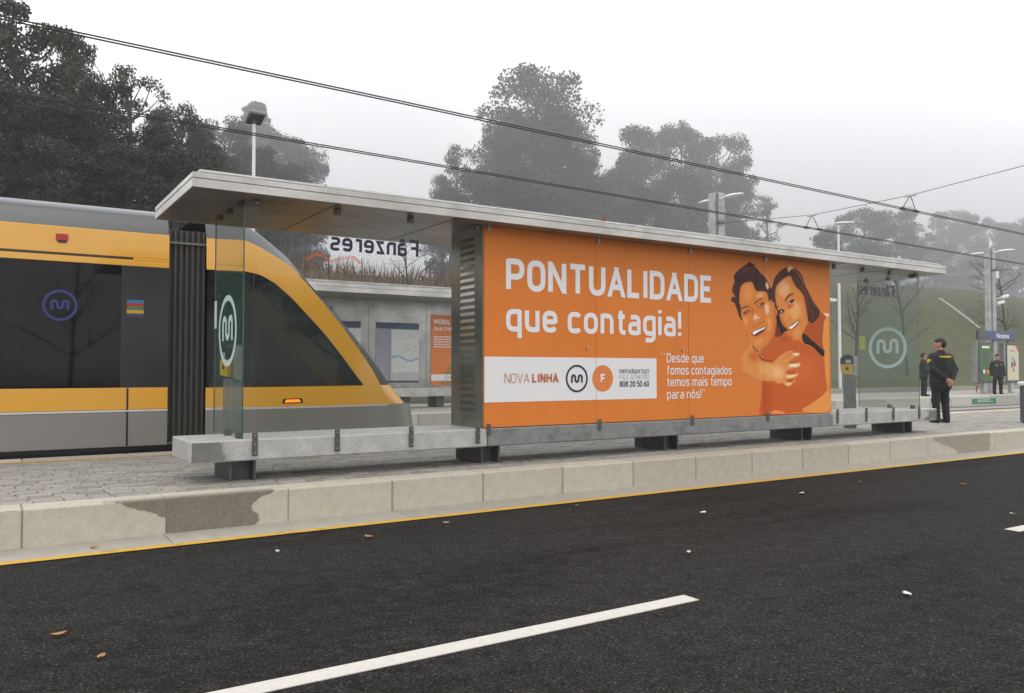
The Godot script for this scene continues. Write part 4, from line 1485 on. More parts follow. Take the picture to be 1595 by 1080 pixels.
	for x in [2.27, 3.13, 3.99, 4.85, 11.6, 12.37, 13.14, 13.92]:
		var br := obj("bracket", B(Vector3(x - 0.028, 0.57, -8.252), Vector3(x + 0.028, 0.80, -8.238), 0.003), M.clamp, sh)
		for y in [0.60, 0.685, 0.77]:
			var bo := MB.new()
			bo.tube([Vector3(x, y, -8.238), Vector3(x, y, -8.228)], [0.012, 0.009], 8)
			obj("bolt", bo, M.bolt, br)
		var tc := obj("top_clip", B(Vector3(x - 0.035, 3.08, ZS - 0.004), Vector3(x + 0.035, 3.1495, ZS + 0.03), 0.004), M.clamp, sh)
		var tb := MB.new()
		tb.tube([Vector3(x + 0.008, 3.112, ZS + 0.03), Vector3(x + 0.008, 3.112, ZS + 0.037)], [0.012, 0.01], 8)
		obj("bolt", tb, M.bolt, tc)
	# roof: soffit, two-step fascia with an open joint, upstand and flashing
	var X0 := 1.60
	var X1 := 14.42
	var rf := obj("roof", B(Vector3(X0 + 0.02, 3.15, -9.98), Vector3(X1 - 0.02, 3.285, -8.02)), M.soffit, sh)
	obj("fascia", B(Vector3(X0, 3.148, -8.02), Vector3(X1, 3.232, -8.0), 0.003), M.zinc, rf)
	obj("fascia", B(Vector3(X0, 3.236, -8.02), Vector3(X1, 3.288, -7.997), 0.003), M.zinc, rf)
	obj("fascia", B(Vector3(X0, 3.148, -10.0), Vector3(X1, 3.232, -9.98), 0.003), M.zinc, rf)
	obj("fascia", B(Vector3(X0, 3.236, -10.003), Vector3(X1, 3.288, -9.98), 0.003), M.zinc, rf)
	for e in [[X0, X0 + 0.02], [X1 - 0.02, X1]]:
		obj("fascia", B(Vector3(e[0], 3.149, -9.979), Vector3(e[1], 3.231, -8.021), 0.003), M.zinc, rf)
		obj("fascia", B(Vector3(e[0] - 0.003, 3.237, -9.979), Vector3(e[1] + 0.003, 3.287, -8.021), 0.003), M.zinc, rf)
	var fl := MB.new()
	fl.box(Vector3(X0 + 0.06, 3.2855, -9.94), Vector3(X1 - 0.08, 3.335, -8.05), 0.02)
	obj("flashing", fl, M.zinc_top, rf)
	for k in 6:
		var sx := 2.9 + k * 2.1
		obj("flashing_seam", B(Vector3(sx, 3.287, -9.93), Vector3(sx + 0.03, 3.341, -8.045), 0.004), M.zinc_top, rf)
	for k in 8:
		var sx := 1.62 + (k + 1) * 1.42
		obj("soffit_joint", B(Vector3(sx, 3.146, -9.97), Vector3(sx + 0.012, 3.1498, -8.03)), M.clamp, rf)

func validator(at: Vector3, turn: float, label: String) -> void:
	var v := thing("ticket_validator", label, "ticket validator", at, "")
	v.rotation.y = turn
	var p := MB.new()
	p.box(Vector3(-0.11, 0, -0.07), Vector3(0.11, 1.02, 0.07), 0.012)
	var loc := func(called: String, mb: MB, m: Material):
		var o := MeshInstance3D.new()
		o.name = called
		o.mesh = mb.mesh()
		o.material_override = m
		v.add_child(o, true)
		return o
	loc.call("pillar", p, M.galv)
	var q := MB.new()
	q.box(Vector3(0.06, 1.0, -0.05), Vector3(0.15, 1.40, 0.05), 0.01)
	loc.call("back_bar", q, M.stainless)
	var h := MB.new()
	h.prism(PackedVector2Array([Vector2(-0.14, 1.06), Vector2(0.055, 1.04), Vector2(0.055, 1.24), Vector2(-0.155, 1.24)]), -0.09, 0.09)
	loc.call("reader", h, M.val_yellow)
	var k := MB.new()
	k.prism(PackedVector2Array([Vector2(-0.16, 1.243), Vector2(0.058, 1.243), Vector2(0.058, 1.38), Vector2(0.02, 1.42), Vector2(-0.09, 1.42), Vector2(-0.15, 1.36)]), -0.1, 0.1)
	loc.call("hood", k, M.val_black)
	var s := MB.new()
	s.box(Vector3(-0.08, 1.26, 0.1), Vector3(0.02, 1.32, 0.104))
	loc.call("screen", s, M.lamp_glass)
	var d := MB.new()
	d.xf = Transform3D(Basis(), Vector3(-0.05, 1.15, 0.092))
	disc(d, Vector2.ZERO, 0.03, 0.0, 20)
	loc.call("sensor", d, M.val_black)

# ------------------------------------------------------------------ the tram
const ZC := -13.375
const OUTER := [[3.16, 3.33], [3.4, 3.24], [3.84, 3.02], [4.08, 2.80], [4.46, 2.42], [4.74, 2.14], [5.04, 1.81], [5.36, 1.44], [5.54, 1.18]]
const INNER := [[3.17, 2.87], [3.4, 2.83], [3.62, 2.72], [3.85, 2.54], [4.1, 2.31], [4.46, 1.97], [4.75, 1.66], [5.0, 1.38], [5.19, 1.18]]

func taper(x: float) -> float:
	return 0.0 if x < 3.0 else 0.7 * pow((x - 3.0) / 2.85, 1.8)

func on_side(x: float, y: float, far: bool, proud := 0.0) -> Vector3:
	var d := taper(x) - proud + 0.05 * pow(clampf((y - 2.0) / 1.4, 0.0, 1.0), 2.0)
	return Vector3(x, y, ZT - d) if not far else Vector3(x, y, 2 * ZC - ZT + d)

func along(pts: Array, t: float) -> Vector2:
	var total := 0.0
	for i in pts.size() - 1:
		total += Vector2(pts[i][0], pts[i][1]).distance_to(Vector2(pts[i + 1][0], pts[i + 1][1]))
	var want := t * total
	for i in pts.size() - 1:
		var a := Vector2(pts[i][0], pts[i][1])
		var b := Vector2(pts[i + 1][0], pts[i + 1][1])
		var l := a.distance_to(b)
		if want <= l or i == pts.size() - 2:
			return a.lerp(b, clampf(want / maxf(l, 1e-6), 0, 1))
		want -= l
	return Vector2.ZERO

func side_patch(low: Array, top: Array, far: bool, nu := 24, nv := 3, proud := 0.0) -> MB:
	var rows := []
	for j in nv + 1:
		var row := []
		for i in nu + 1:
			var a := along(low, i / float(nu))
			var b := along(top, i / float(nu))
			var p := a.lerp(b, j / float(nv))
			row.append(on_side(p.x, p.y, far, proud))
		rows.append(row)
	var mb := MB.new()
	mb.grid(rows, Vector3(0, 0, -1 if far else 1))
	return mb

func roof_y(u: float) -> float:
	return 3.30 + 0.42 * pow(1.0 - pow(absf(u), 5.0), 0.5)

func roof_strip(x0: float, x1: float) -> MB:
	var rows := []
	for x in [x0, lerpf(x0, x1, 0.5), x1]:
		var row := []
		for i in 33:
			var u := -1.0 + i / 16.0
			row.append(Vector3(x, roof_y(u), ZC + u * (ZT - 0.05 - ZC) * -1.0))
		rows.append(row)
	var mb := MB.new()
	mb.grid(rows, Vector3.UP)
	return mb

# a surface across the nose between the two sides along a side curve, bulging forward
func nose_patch(curve: Array, t0: float, t1: float, n: int, bulge0: float, bulge1: float, lift0: float, lift1: float, out: Vector3) -> MB:
	var rows := []
	for j in n + 1:
		var f := j / float(n)
		var p := along(curve, lerpf(t0, t1, f))
		var s := on_side(p.x, p.y, false)
		var hw := s.z - ZC
		var row := []
		for i in 25:
			var u := 1.0 - i / 12.0
			var k := pow(1.0 - pow(absf(u), 3.0), 0.8)
			row.append(Vector3(p.x + lerpf(bulge0, bulge1, f) * k, p.y + lerpf(lift0, lift1, f) * pow(1.0 - pow(absf(u), 5.0), 0.5), ZC + u * hw))
		rows.append(row)
	var mb := MB.new()
	mb.grid(rows, out)
	return mb

func build_tram() -> void:
	var t := thing("light_rail_tram", "yellow and grey low-floor tram with a sloping nose, passing behind the shelter", "tram", Vector3(-1.6, 0.02, ZC))
	var XA := -9.0
	var XB := 2.12
	var XC := 2.62
	var car := obj("underframe", B(Vector3(XA, 0.10, -14.5), Vector3(5.2, 0.40, -12.25)), M.tram_black, t)
	for far in [false, true]:
		var z0 := ZT - 0.05 if not far else 2 * ZC - ZT
		var z1 := ZT if not far else 2 * ZC - ZT + 0.05
		var body := obj("side_wall", B(Vector3(XA, 0.40, z0), Vector3(XB, 0.862, z1), 0.006), M.tram_grey, t)
		obj("trim_line", B(Vector3(XA, 0.864, z0), Vector3(XB, 0.892, z1 + (0.003 if not far else 0.0)), 0.004), M.tram_line, body)
		obj("lower_band", B(Vector3(XA, 0.895, z0), Vector3(XB, 1.19, z1), 0.006), M.tram_yellow, body)
		# upper band in two strips with a dark groove between them
		obj("upper_band", B(Vector3(XA, 2.84, z0), Vector3(XB, 2.925, z1), 0.006), M.tram_yellow, body)
		obj("groove", B(Vector3(XA, 2.926, z0 + 0.005), Vector3(1.66, 2.955, z1 - 0.012)), M.tram_black, body)
		obj("upper_band", B(Vector3(1.66, 2.926, z0), Vector3(XB, 2.9555, z1), 0.0), M.tram_yellow, body)
		obj("upper_band", B(Vector3(XA, 2.956, z0), Vector3(XB, 3.30, z1 - (0.0 if not far else 0.0)), 0.006), M.tram_yellow, body)
		for w in [[-8.9, -5.4], [-5.25, -1.75], [-1.6, 1.52]]:
			obj("window", B(Vector3(w[0], 1.193, z0 + 0.02), Vector3(w[1], 2.837, z0 + 0.032)), M.tram_glass, t)
		for w in [[-9.0, -8.9], [-5.4, -5.25], [-1.75, -1.6], [1.52, XB]]:
			obj("window_post", B(Vector3(w[0], 1.191, z0 + 0.002), Vector3(w[1], 2.839, z1 - 0.006)), M.tram_black, t)
		obj("panel_joint", B(Vector3(1.60, 0.41, z1 - 0.002 if not far else z0 - 0.002), Vector3(1.625, 1.185, z1 + 0.0025 if not far else z0 + 0.002)), M.tram_black, body)
		# cab side
		var low_edge := [[XC, 0.895], [5.72, 0.86]]
		obj("cab_lower_band", side_patch(low_edge, [[XC, 1.18], [5.54, 1.18]], far), M.tram_yellow, t)
		obj("cab_skirt", side_patch([[XC, 0.40], [5.70, 0.40]], [[XC, 0.862], [5.722, 0.842]], far), M.tram_grey, t)
		obj("trim_line", side_patch([[XC, 0.862], [5.722, 0.838]], [[XC, 0.895], [5.72, 0.86]], far, 24, 1, 0.003), M.tram_line, t)
		obj("cab_upper_band", side_patch([[XC, 2.86], [3.17, 2.87]], [[XC, 3.31], [3.16, 3.33]], far, 6, 3), M.tram_yellow, t)
		obj("window_arch", side_patch(INNER, OUTER, far, 40, 3), M.tram_yellow, t)
		# glass of the cab side as columns under the arch
		var rows := [[], []]
		var rows_low := []
		for i in 41:
			var p := along([[XC + 0.02, 2.86]] + INNER, i / 40.0)
			rows[1].append(on_side(p.x, p.y, far, -0.015))
			rows[0].append(on_side(p.x, 1.18, far, -0.015))
		var gm := MB.new()
		gm.grid(rows, Vector3(0, 0, -1 if far else 1))
		obj("cab_side_window", gm, M.tram_glass, t)
		obj("cab_door_frame", side_patch([[3.28, 1.18], [3.30, 1.18]], [[3.28, 2.84], [3.30, 2.84]], far, 1, 6, -0.008), M.tram_black, t)
		var am := side_patch([[3.77, 0.945], [4.03, 0.945]], [[3.79, 0.985], [4.01, 0.985]], far, 8, 2, 0.012)
		obj("turn_signal_lamp", am, M.amber, t)
		obj("lamp_rim", side_patch([[3.73, 0.93], [4.07, 0.93]], [[3.75, 1.0], [4.05, 1.0]], far, 8, 2, 0.004), M.tram_black, t)
	obj("roof", roof_strip(XA, XB), M.tram_roof, t)
	obj("cab_roof", roof_strip(XC, 3.16), M.tram_roof, t)
	obj("roof_fairing", nose_patch(OUTER, 0.0, 0.30, 8, 0.0, 0.10, 0.39, 0.10, Vector3(0.5, 1, 0)), M.tram_roof, t)
	obj("windscreen", nose_patch(OUTER, 0.30, 1.0, 16, 0.10, 0.36, 0.10, 0.0, Vector3(1, 0.6, 0)), M.tram_glass, t)
	obj("nose_panel", nose_patch([[5.54, 1.18], [5.72, 0.86]], 0, 1, 5, 0.36, 0.50, 0, 0, Vector3(1, 0.2, 0)), M.tram_yellow, t)
	obj("bumper", nose_patch([[5.72, 0.86], [5.70, 0.40]], 0, 1, 10, 0.62, 0.72, 0, 0, Vector3(1, 0, 0)), M.tram_grey, t)
	# inside
	obj("cabin_floor", B(Vector3(XA, 0.405, -14.62), Vector3(5.3, 0.43, -12.12)), M.tram_inside, t)
	obj("cabin_ceiling", B(Vector3(XA, 3.2, -14.62), Vector3(3.05, 3.23, -12.12)), M.tram_inside, t)
	obj("cab_bulkhead", B(Vector3(2.66, 0.44, -14.55), Vector3(2.70, 3.19, -12.2)), M.tram_black, t)
	for x in [-3.0, -1.1, 0.35, 1.25]:
		var s := MB.new()
		s.box(Vector3(x, 0.43, -12.95), Vector3(x + 0.42, 0.88, -12.2), 0.03)
		s.box(Vector3(x, 0.885, -12.95), Vector3(x + 0.07, 1.5, -12.2), 0.03)
		obj("seat", s, M.tram_seat, t)
	for p in [[0.25, -12.98], [1.2, -12.98], [-1.2, -12.98]]:
		var po := MB.new()
		po.tube([Vector3(p[0], 0.43, p[1]), Vector3(p[0], 3.2, p[1])], [0.018, 0.018], 8)
		obj("grab_pole", po, M.tram_pole, t)
	var hr := MB.new()
	hr.tube([Vector3(0.3, 1.68, -12.25), Vector3(1.15, 1.68, -12.25)], [0.016, 0.016], 8)
	obj("grab_rail", hr, M.tram_pole, t)
	# bellows: ribs of rubber
	for k in 13:
		var x0 := XB + k * (XC - XB) / 13.0
		var pr := 0.0 if k % 2 == 0 else -0.035
		obj("bellows_fold", B(Vector3(x0, 0.44, -14.60 - pr), Vector3(x0 + (XC - XB) / 13.0 - 0.002, 3.40, ZT - 0.10 + pr), 0.006), M.rubber2 if k % 2 == 0 else M.rubber, t)
	# stickers and the small side lamp
	var cols := [M.cyan, M.red, M.green, M.tram_pole, M.map_navy]
	for k in 5:
		var y1 := 2.38 - k * 0.046
		obj("sticker_stripe", B(Vector3(1.59, y1 - 0.046, ZT - 0.005), Vector3(1.80, y1, ZT - 0.003)), cols[k], t)
	var rg := MB.new()
	ring(rg, Vector2(0.80, 2.27), 0.185, 0.035, ZT - 0.010)
	snake_m(rg, Vector2(0.80, 2.28), 0.22, 0.13, 0.035, ZT - 0.010)
	obj("window_emblem", rg, M.blue, t)
	var lb := obj("side_marker", B(Vector3(0.74, 3.11, ZT + 0.001), Vector3(0.88, 3.20, ZT + 0.018), 0.006), M.red, t)
	obj("marker_base", B(Vector3(0.76, 3.085, ZT + 0.001), Vector3(0.86, 3.109, ZT + 0.014), 0.004), M.tram_black, lb)

# ------------------------------------------------------------------ across the tracks
func build_far_shelter() -> void:
	var sh := thing("passenger_shelter", "steel backed tram shelter with maps on the far platform, seen through the glass", "shelter", Vector3(9.5, FY, -21.4))
	var X0 := 3.0
	var X1 := 15.9
	var ZB := -21.8
	var rf := obj("roof", B(Vector3(X0 + 0.02, 3.48, -22.3), Vector3(X1 - 0.02, 3.72, -20.22)), M.soffit, sh)
	obj("fascia", B(Vector3(X0, 3.475, -20.22), Vector3(X1, 3.60, -20.2), 0.004), M.zinc, rf)
	obj("fascia", B(Vector3(X0, 3.606, -20.22), Vector3(X1, 3.70, -20.197), 0.004), M.zinc, rf)
	obj("flashing", B(Vector3(X0 + 0.1, 3.7205, -22.2), Vector3(X1 - 0.1, 3.77, -20.26), 0.01), M.zinc_top, rf)
	var x := X0 + 0.67
	while x < X1 - 0.7:
		obj("back_panel", B(Vector3(x + 0.006, 0.93, ZB - 0.02), Vector3(x + 1.834, 3.478, ZB), 0.003), M.stainless, sh)
		x += 1.84
	x = X0 + 0.4
	while x < X1 - 1.0:
		obj("granite_beam", B(Vector3(x + 0.004, 0.68, -21.85), Vector3(x + 3.67, 0.925, -21.0), 0.012), M.granite, sh)
		obj("leg", B(Vector3(x + 0.3, FY, -21.75), Vector3(x + 0.55, 0.679, -21.2), 0.01), M.steel_leg, sh)
		obj("leg", B(Vector3(x + 2.9, FY, -21.75), Vector3(x + 3.15, 0.679, -21.2), 0.01), M.steel_leg, sh)
		x += 3.68
	var zp := ZB + 0.004
	for m in [[7.58, 8.95], [9.41, 10.78]]:
		var bd := obj("map_board", B(Vector3(m[0], 1.07, zp), Vector3(m[1], 2.82, zp + 0.012), 0.002), M.map_lilac, sh)
		var zf := zp + 0.015
		obj("header", B(Vector3(m[0] + 0.004, 2.64, zf - 0.003), Vector3(m[1] - 0.004, 2.815, zf)), M.map_navy, bd)
		obj("footer", B(Vector3(m[0] + 0.004, 1.075, zf - 0.003), Vector3(m[1] - 0.004, 1.13, zf)), M.map_navy, bd)
		var mx: float = m[0] + 0.48
		obj("map_sheet", B(Vector3(mx, 1.14, zf - 0.003), Vector3(m[1] - 0.004, 2.62, zf)), M.map_paper, bd)
		var wt := MB.new()
		var pw := PackedVector2Array()
		for i in 9:
			var f := i / 8.0
			pw.append(Vector2(lerpf(mx + 0.01, m[1] - 0.02, f), 1.80 + 0.06 * sin(f * 7.0) - 0.05 * f))
		band(wt, pw, false, 0.06, zf + 0.003)
		obj("map_river", wt, M.map_water, bd)
		rng.seed = 8
		var dt := MB.new()
		for i in 60:
			var px: float = rng.randf_range(mx + 0.05, m[1] - 0.08)
			var py := rng.randf_range(1.45, 2.5)
			dt.box(Vector3(px, py, zf + 0.004), Vector3(px + rng.randf_range(0.02, 0.06), py + 0.014, zf + 0.005))
		for i in 16:
			var lx: float = lerpf(mx + 0.03, m[1] - 0.05, i / 15.0)
			dt.box(Vector3(lx, 1.16, zf + 0.004), Vector3(lx + 0.02, 1.38, zf + 0.005))
		obj("map_print", dt, M.print_grey, bd)
	var op := obj("orange_poster", B(Vector3(11.18, 0.98, zp), Vector3(12.52, 3.10, zp + 0.012), 0.002), M.orange, sh)
	var zo := zp + 0.016
	var w1 := MB.new()
	letters(w1, "MOBILIDADE", 11.28, 12.42, 2.82, 0.15, 0.032, zo)
	letters(w1, "que contagia", 11.28, 12.35, 2.63, 0.13, 0.026, zo)
	obj("headline", w1, M.print_white, op)
	var w2 := MB.new()
	rng.seed = 19
	for k in 5:
		var lx := 11.28
		while lx < 11.95 - 0.12 * (k % 2):
			var ll := rng.randf_range(0.05, 0.14)
			w2.box(Vector3(lx, 2.42 - k * 0.075, zo - 0.001), Vector3(lx + ll, 2.455 - k * 0.075, zo))
			lx += ll + 0.03
	obj("small_print", w2, M.print_white, op)
	var w3 := MB.new()
	w3.prism(PackedVector2Array([Vector2(11.5, 1.0), Vector2(11.6, 1.3), Vector2(11.75, 1.5), Vector2(11.85, 1.62), Vector2(12.05, 1.66), Vector2(12.3, 1.5), Vector2(12.45, 1.2), Vector2(12.48, 1.0)]), zo - 0.002, zo)
	obj("printed_figure", w3, M.dead_leaf, op)
	obj("white_band", B(Vector3(11.19, 1.12, zo), Vector3(12.5, 1.31, zo + 0.003)), M.print_white, op)
	var w4 := MB.new()
	ring(w4, Vector2(11.72, 1.215), 0.055, 0.014, zo + 0.007, 20)
	obj("emblem", w4, M.print_navy, op)
	var w5 := MB.new()
	disc(w5, Vector2(11.88, 1.215), 0.06, zo + 0.007, 20)
	obj("line_badge", w5, M.orange_plain, op)
	var nm := MB.new()
	letters(nm, "Fânzeres", 7.1, 8.13, 3.06, 0.19, 0.033, ZB + 0.006)
	obj("station_name", nm, M.navy, sh)
	# passenger information display further along
	var di := thing("information_display", "small dark information display on a grey post, partly behind the poster edge", "display", Vector3(27.9, FY, -20.4))
	var ps := MB.new()
	ps.tube([Vector3(27.55, FY, -20.42), Vector3(27.55, 4.28, -20.42)], [0.05, 0.05], 10)
	obj("post", ps, M.mast, di)
	obj("casing", B(Vector3(27.4, 3.6, -20.36), Vector3(28.12, 4.12, -20.2), 0.02), M.sign_dark, di)
	obj("cap", B(Vector3(27.35, 4.16, -20.5), Vector3(28.4, 4.28, -20.15), 0.02), M.lamp_white, di)

func lamp_head(mb: MB, tip: Vector3, dir: Vector3, l: float, w: float) -> void:
	# drop-shaped luminaire: rows of half ellipses along dir
	var side := dir.cross(Vector3.UP).normalized()
	var rows := []
	for i in 9:
		var f := i / 8.0
		var r := w * sqrt(maxf(0.0, sin(PI * pow(f, 0.8)))) + 0.012
		var row := []
		for k in 13:
			var a := TAU * k / 12.0
			row.append(tip + dir * (l * f) + side * cos(a) * r + Vector3.UP * (sin(a) * r * (0.45 if sin(a) > 0 else 0.3)))
		rows.append(row)
	mb.grid(rows, -side)

func mast(at: Vector3, label: String, top: float, gear: bool, flip := 1.0) -> Node3D:
	var m := thing("catenary_mast", label, "mast", at, "catenary masts along the line")
	var x := at.x
	var z := at.z
	obj("column", B(Vector3(x - 0.02, at.y, z - 0.14), Vector3(x + 0.30, top, z + 0.14), 0.01), M.mast, m)
	obj("cable_channel", B(Vector3(x - 0.14, at.y, z - 0.10), Vector3(x - 0.03, top - 0.02, z + 0.10), 0.01), M.mast_dark, m)
	obj("cable_channel", B(Vector3(x - 0.26, at.y, z - 0.12), Vector3(x - 0.15, top - 0.05, z + 0.12), 0.01), M.mast, m)
	for s in [1.0, -1.0]:
		var hd := MB.new()
		var y := top - 0.22
		lamp_head(hd, Vector3(x + 0.1, y, z + s * 0.25), Vector3(0.18, 0.04, s).normalized(), 0.85, 0.17)
		var lh := obj("lamp_head", hd, M.lamp_white, m)
		var ar := MB.new()
		ar.tube([Vector3(x + 0.08, y - 0.02, z + s * 0.12), Vector3(x + 0.1, y, z + s * 0.34)], [0.05, 0.04], 8)
		obj("lamp_arm", ar, M.lamp_white, lh)
	obj("wire_arm", B(Vector3(x - 0.02, top - 1.14, z + 0.141 * flip - 0.06), Vector3(x + 0.12, top - 1.02, z + 0.141 * flip + 0.28), 0.01), M.mast_dark, m)
	if gear:
		obj("speaker", B(Vector3(x + 0.305, 5.85, z - 0.1), Vector3(x + 0.62, 6.2, z + 0.14), 0.03), M.lamp_white, m)
		for c in [[0.75, 4.98, 0.25], [0.45, 4.68, 0.2]]:
			var cm := MB.new()
			cm.tube([Vector3(x + c[0] - 0.2, c[1] - 0.06, z + c[2]), Vector3(x + c[0] + 0.2, c[1] + 0.04, z + c[2] + 0.1)], [0.08, 0.09], 10)
			var o := obj("camera", cm, M.lamp_white, m)
			var ca := MB.new()
			ca.tube([Vector3(x + 0.28, c[1] - 0.1, z + 0.1), Vector3(x + c[0] - 0.05, c[1] - 0.06, z + c[2])], [0.025, 0.025], 6)
			obj("bracket", ca, M.lamp_white, o)
		var an := MB.new()
		an.tube([Vector3(x + 0.05, top, z), Vector3(x + 0.05, top + 0.5, z)], [0.04, 0.03], 8)
		an.box(Vector3(x + 0.06, top + 0.1, z - 0.05), Vector3(x + 0.22, top + 0.36, z + 0.05), 0.02)
		obj("antenna", an, M.lamp_white, m)
	return m

func totem(at: Vector3, label: String, green: bool) -> void:
	var t := thing("advertising_totem", label, "advertising stand", at, "")
	var x := at.x
	var z := at.z
	var y := at.y
	obj("post", B(Vector3(x - 0.15, y, z - 0.09), Vector3(x + 0.15, y + 0.52, z + 0.09), 0.02), M.mast, t)
	var fr := obj("frame", B(Vector3(x - 0.62, y + 0.48, z - 0.12), Vector3(x + 0.62, y + 2.40, z + 0.12), 0.02), M.sign_dark, t)
	obj("side_case", B(Vector3(x - 0.82, y + 0.50, z - 0.11), Vector3(x - 0.625, y + 2.38, z + 0.10), 0.015), M.mast_dark, t)
	var zf := z + 0.124
	var p := obj("poster", B(Vector3(x - 0.53, y + 0.60, z + 0.121), Vector3(x + 0.53, y + 2.28, zf)), M.poster_green if green else M.cream, fr)
	var c := Vector2(x, y + 1.45)
	if green:
		var s := MB.new()
		s.prism(PackedVector2Array([c + Vector2(-0.22, 0.45), c + Vector2(0.22, 0.45), c + Vector2(0.16, 0.0), c + Vector2(0.05, -0.2), c + Vector2(0.08, -0.36), c + Vector2(-0.08, -0.36), c + Vector2(-0.05, -0.2), c + Vector2(-0.16, 0.0)]), zf + 0.001, zf + 0.003)
		obj("printed_shape", s, M.sign_dark, p)
		var tx := MB.new()
		tx.box(Vector3(c.x - 0.33, c.y + 0.66, zf + 0.001), Vector3(c.x + 0.33, c.y + 0.76, zf + 0.003))
		obj("printed_heading", tx, M.print_white, p)
		var k := 0
		for m in [M.blue, M.print_white, M.red, M.val_yellow, M.cyan]:
			var d := MB.new()
			disc(d, Vector2(x - 0.36 + k * 0.18, y + 0.98 + 0.05 * (k % 2)), 0.11, zf + 0.004 + k * 0.002, 14)
			obj("printed_dot", d, m, p)
			k += 1
	else:
		var k := 0
		for b in [[0.0, 0.1, 0.26, M.map_water], [-0.12, -0.1, 0.16, M.blue], [0.14, -0.06, 0.18, M.red], [0.02, -0.34, 0.13, M.dead_leaf], [0.12, 0.3, 0.12, M.frost]]:
			var d := MB.new()
			var o := PackedVector2Array()
			for i in 13:
				var an := TAU * i / 13.0
				o.append(c + Vector2(b[0], b[1]) + Vector2(cos(an) * 0.7, sin(an)) * b[2] * (0.8 + 0.3 * sin(an * 3.0 + k)))
			d.prism(o, zf + 0.001 + k * 0.003, zf + 0.003 + k * 0.003)
			obj("printed_splash", d, b[3], p)
			k += 1
		var tr := MB.new()
		tr.prism(PackedVector2Array([Vector2(x + 0.2, y + 2.27), Vector2(x + 0.52, y + 2.27), Vector2(x + 0.52, y + 1.95)]), zf + 0.001, zf + 0.003)
		obj("printed_corner", tr, M.red, p)
		var tx2 := MB.new()
		tx2.box(Vector3(x - 0.28, y + 1.98, zf + 0.001), Vector3(x + 0.15, y + 2.06, zf + 0.003))
		obj("printed_heading", tx2, M.print_grey, p)

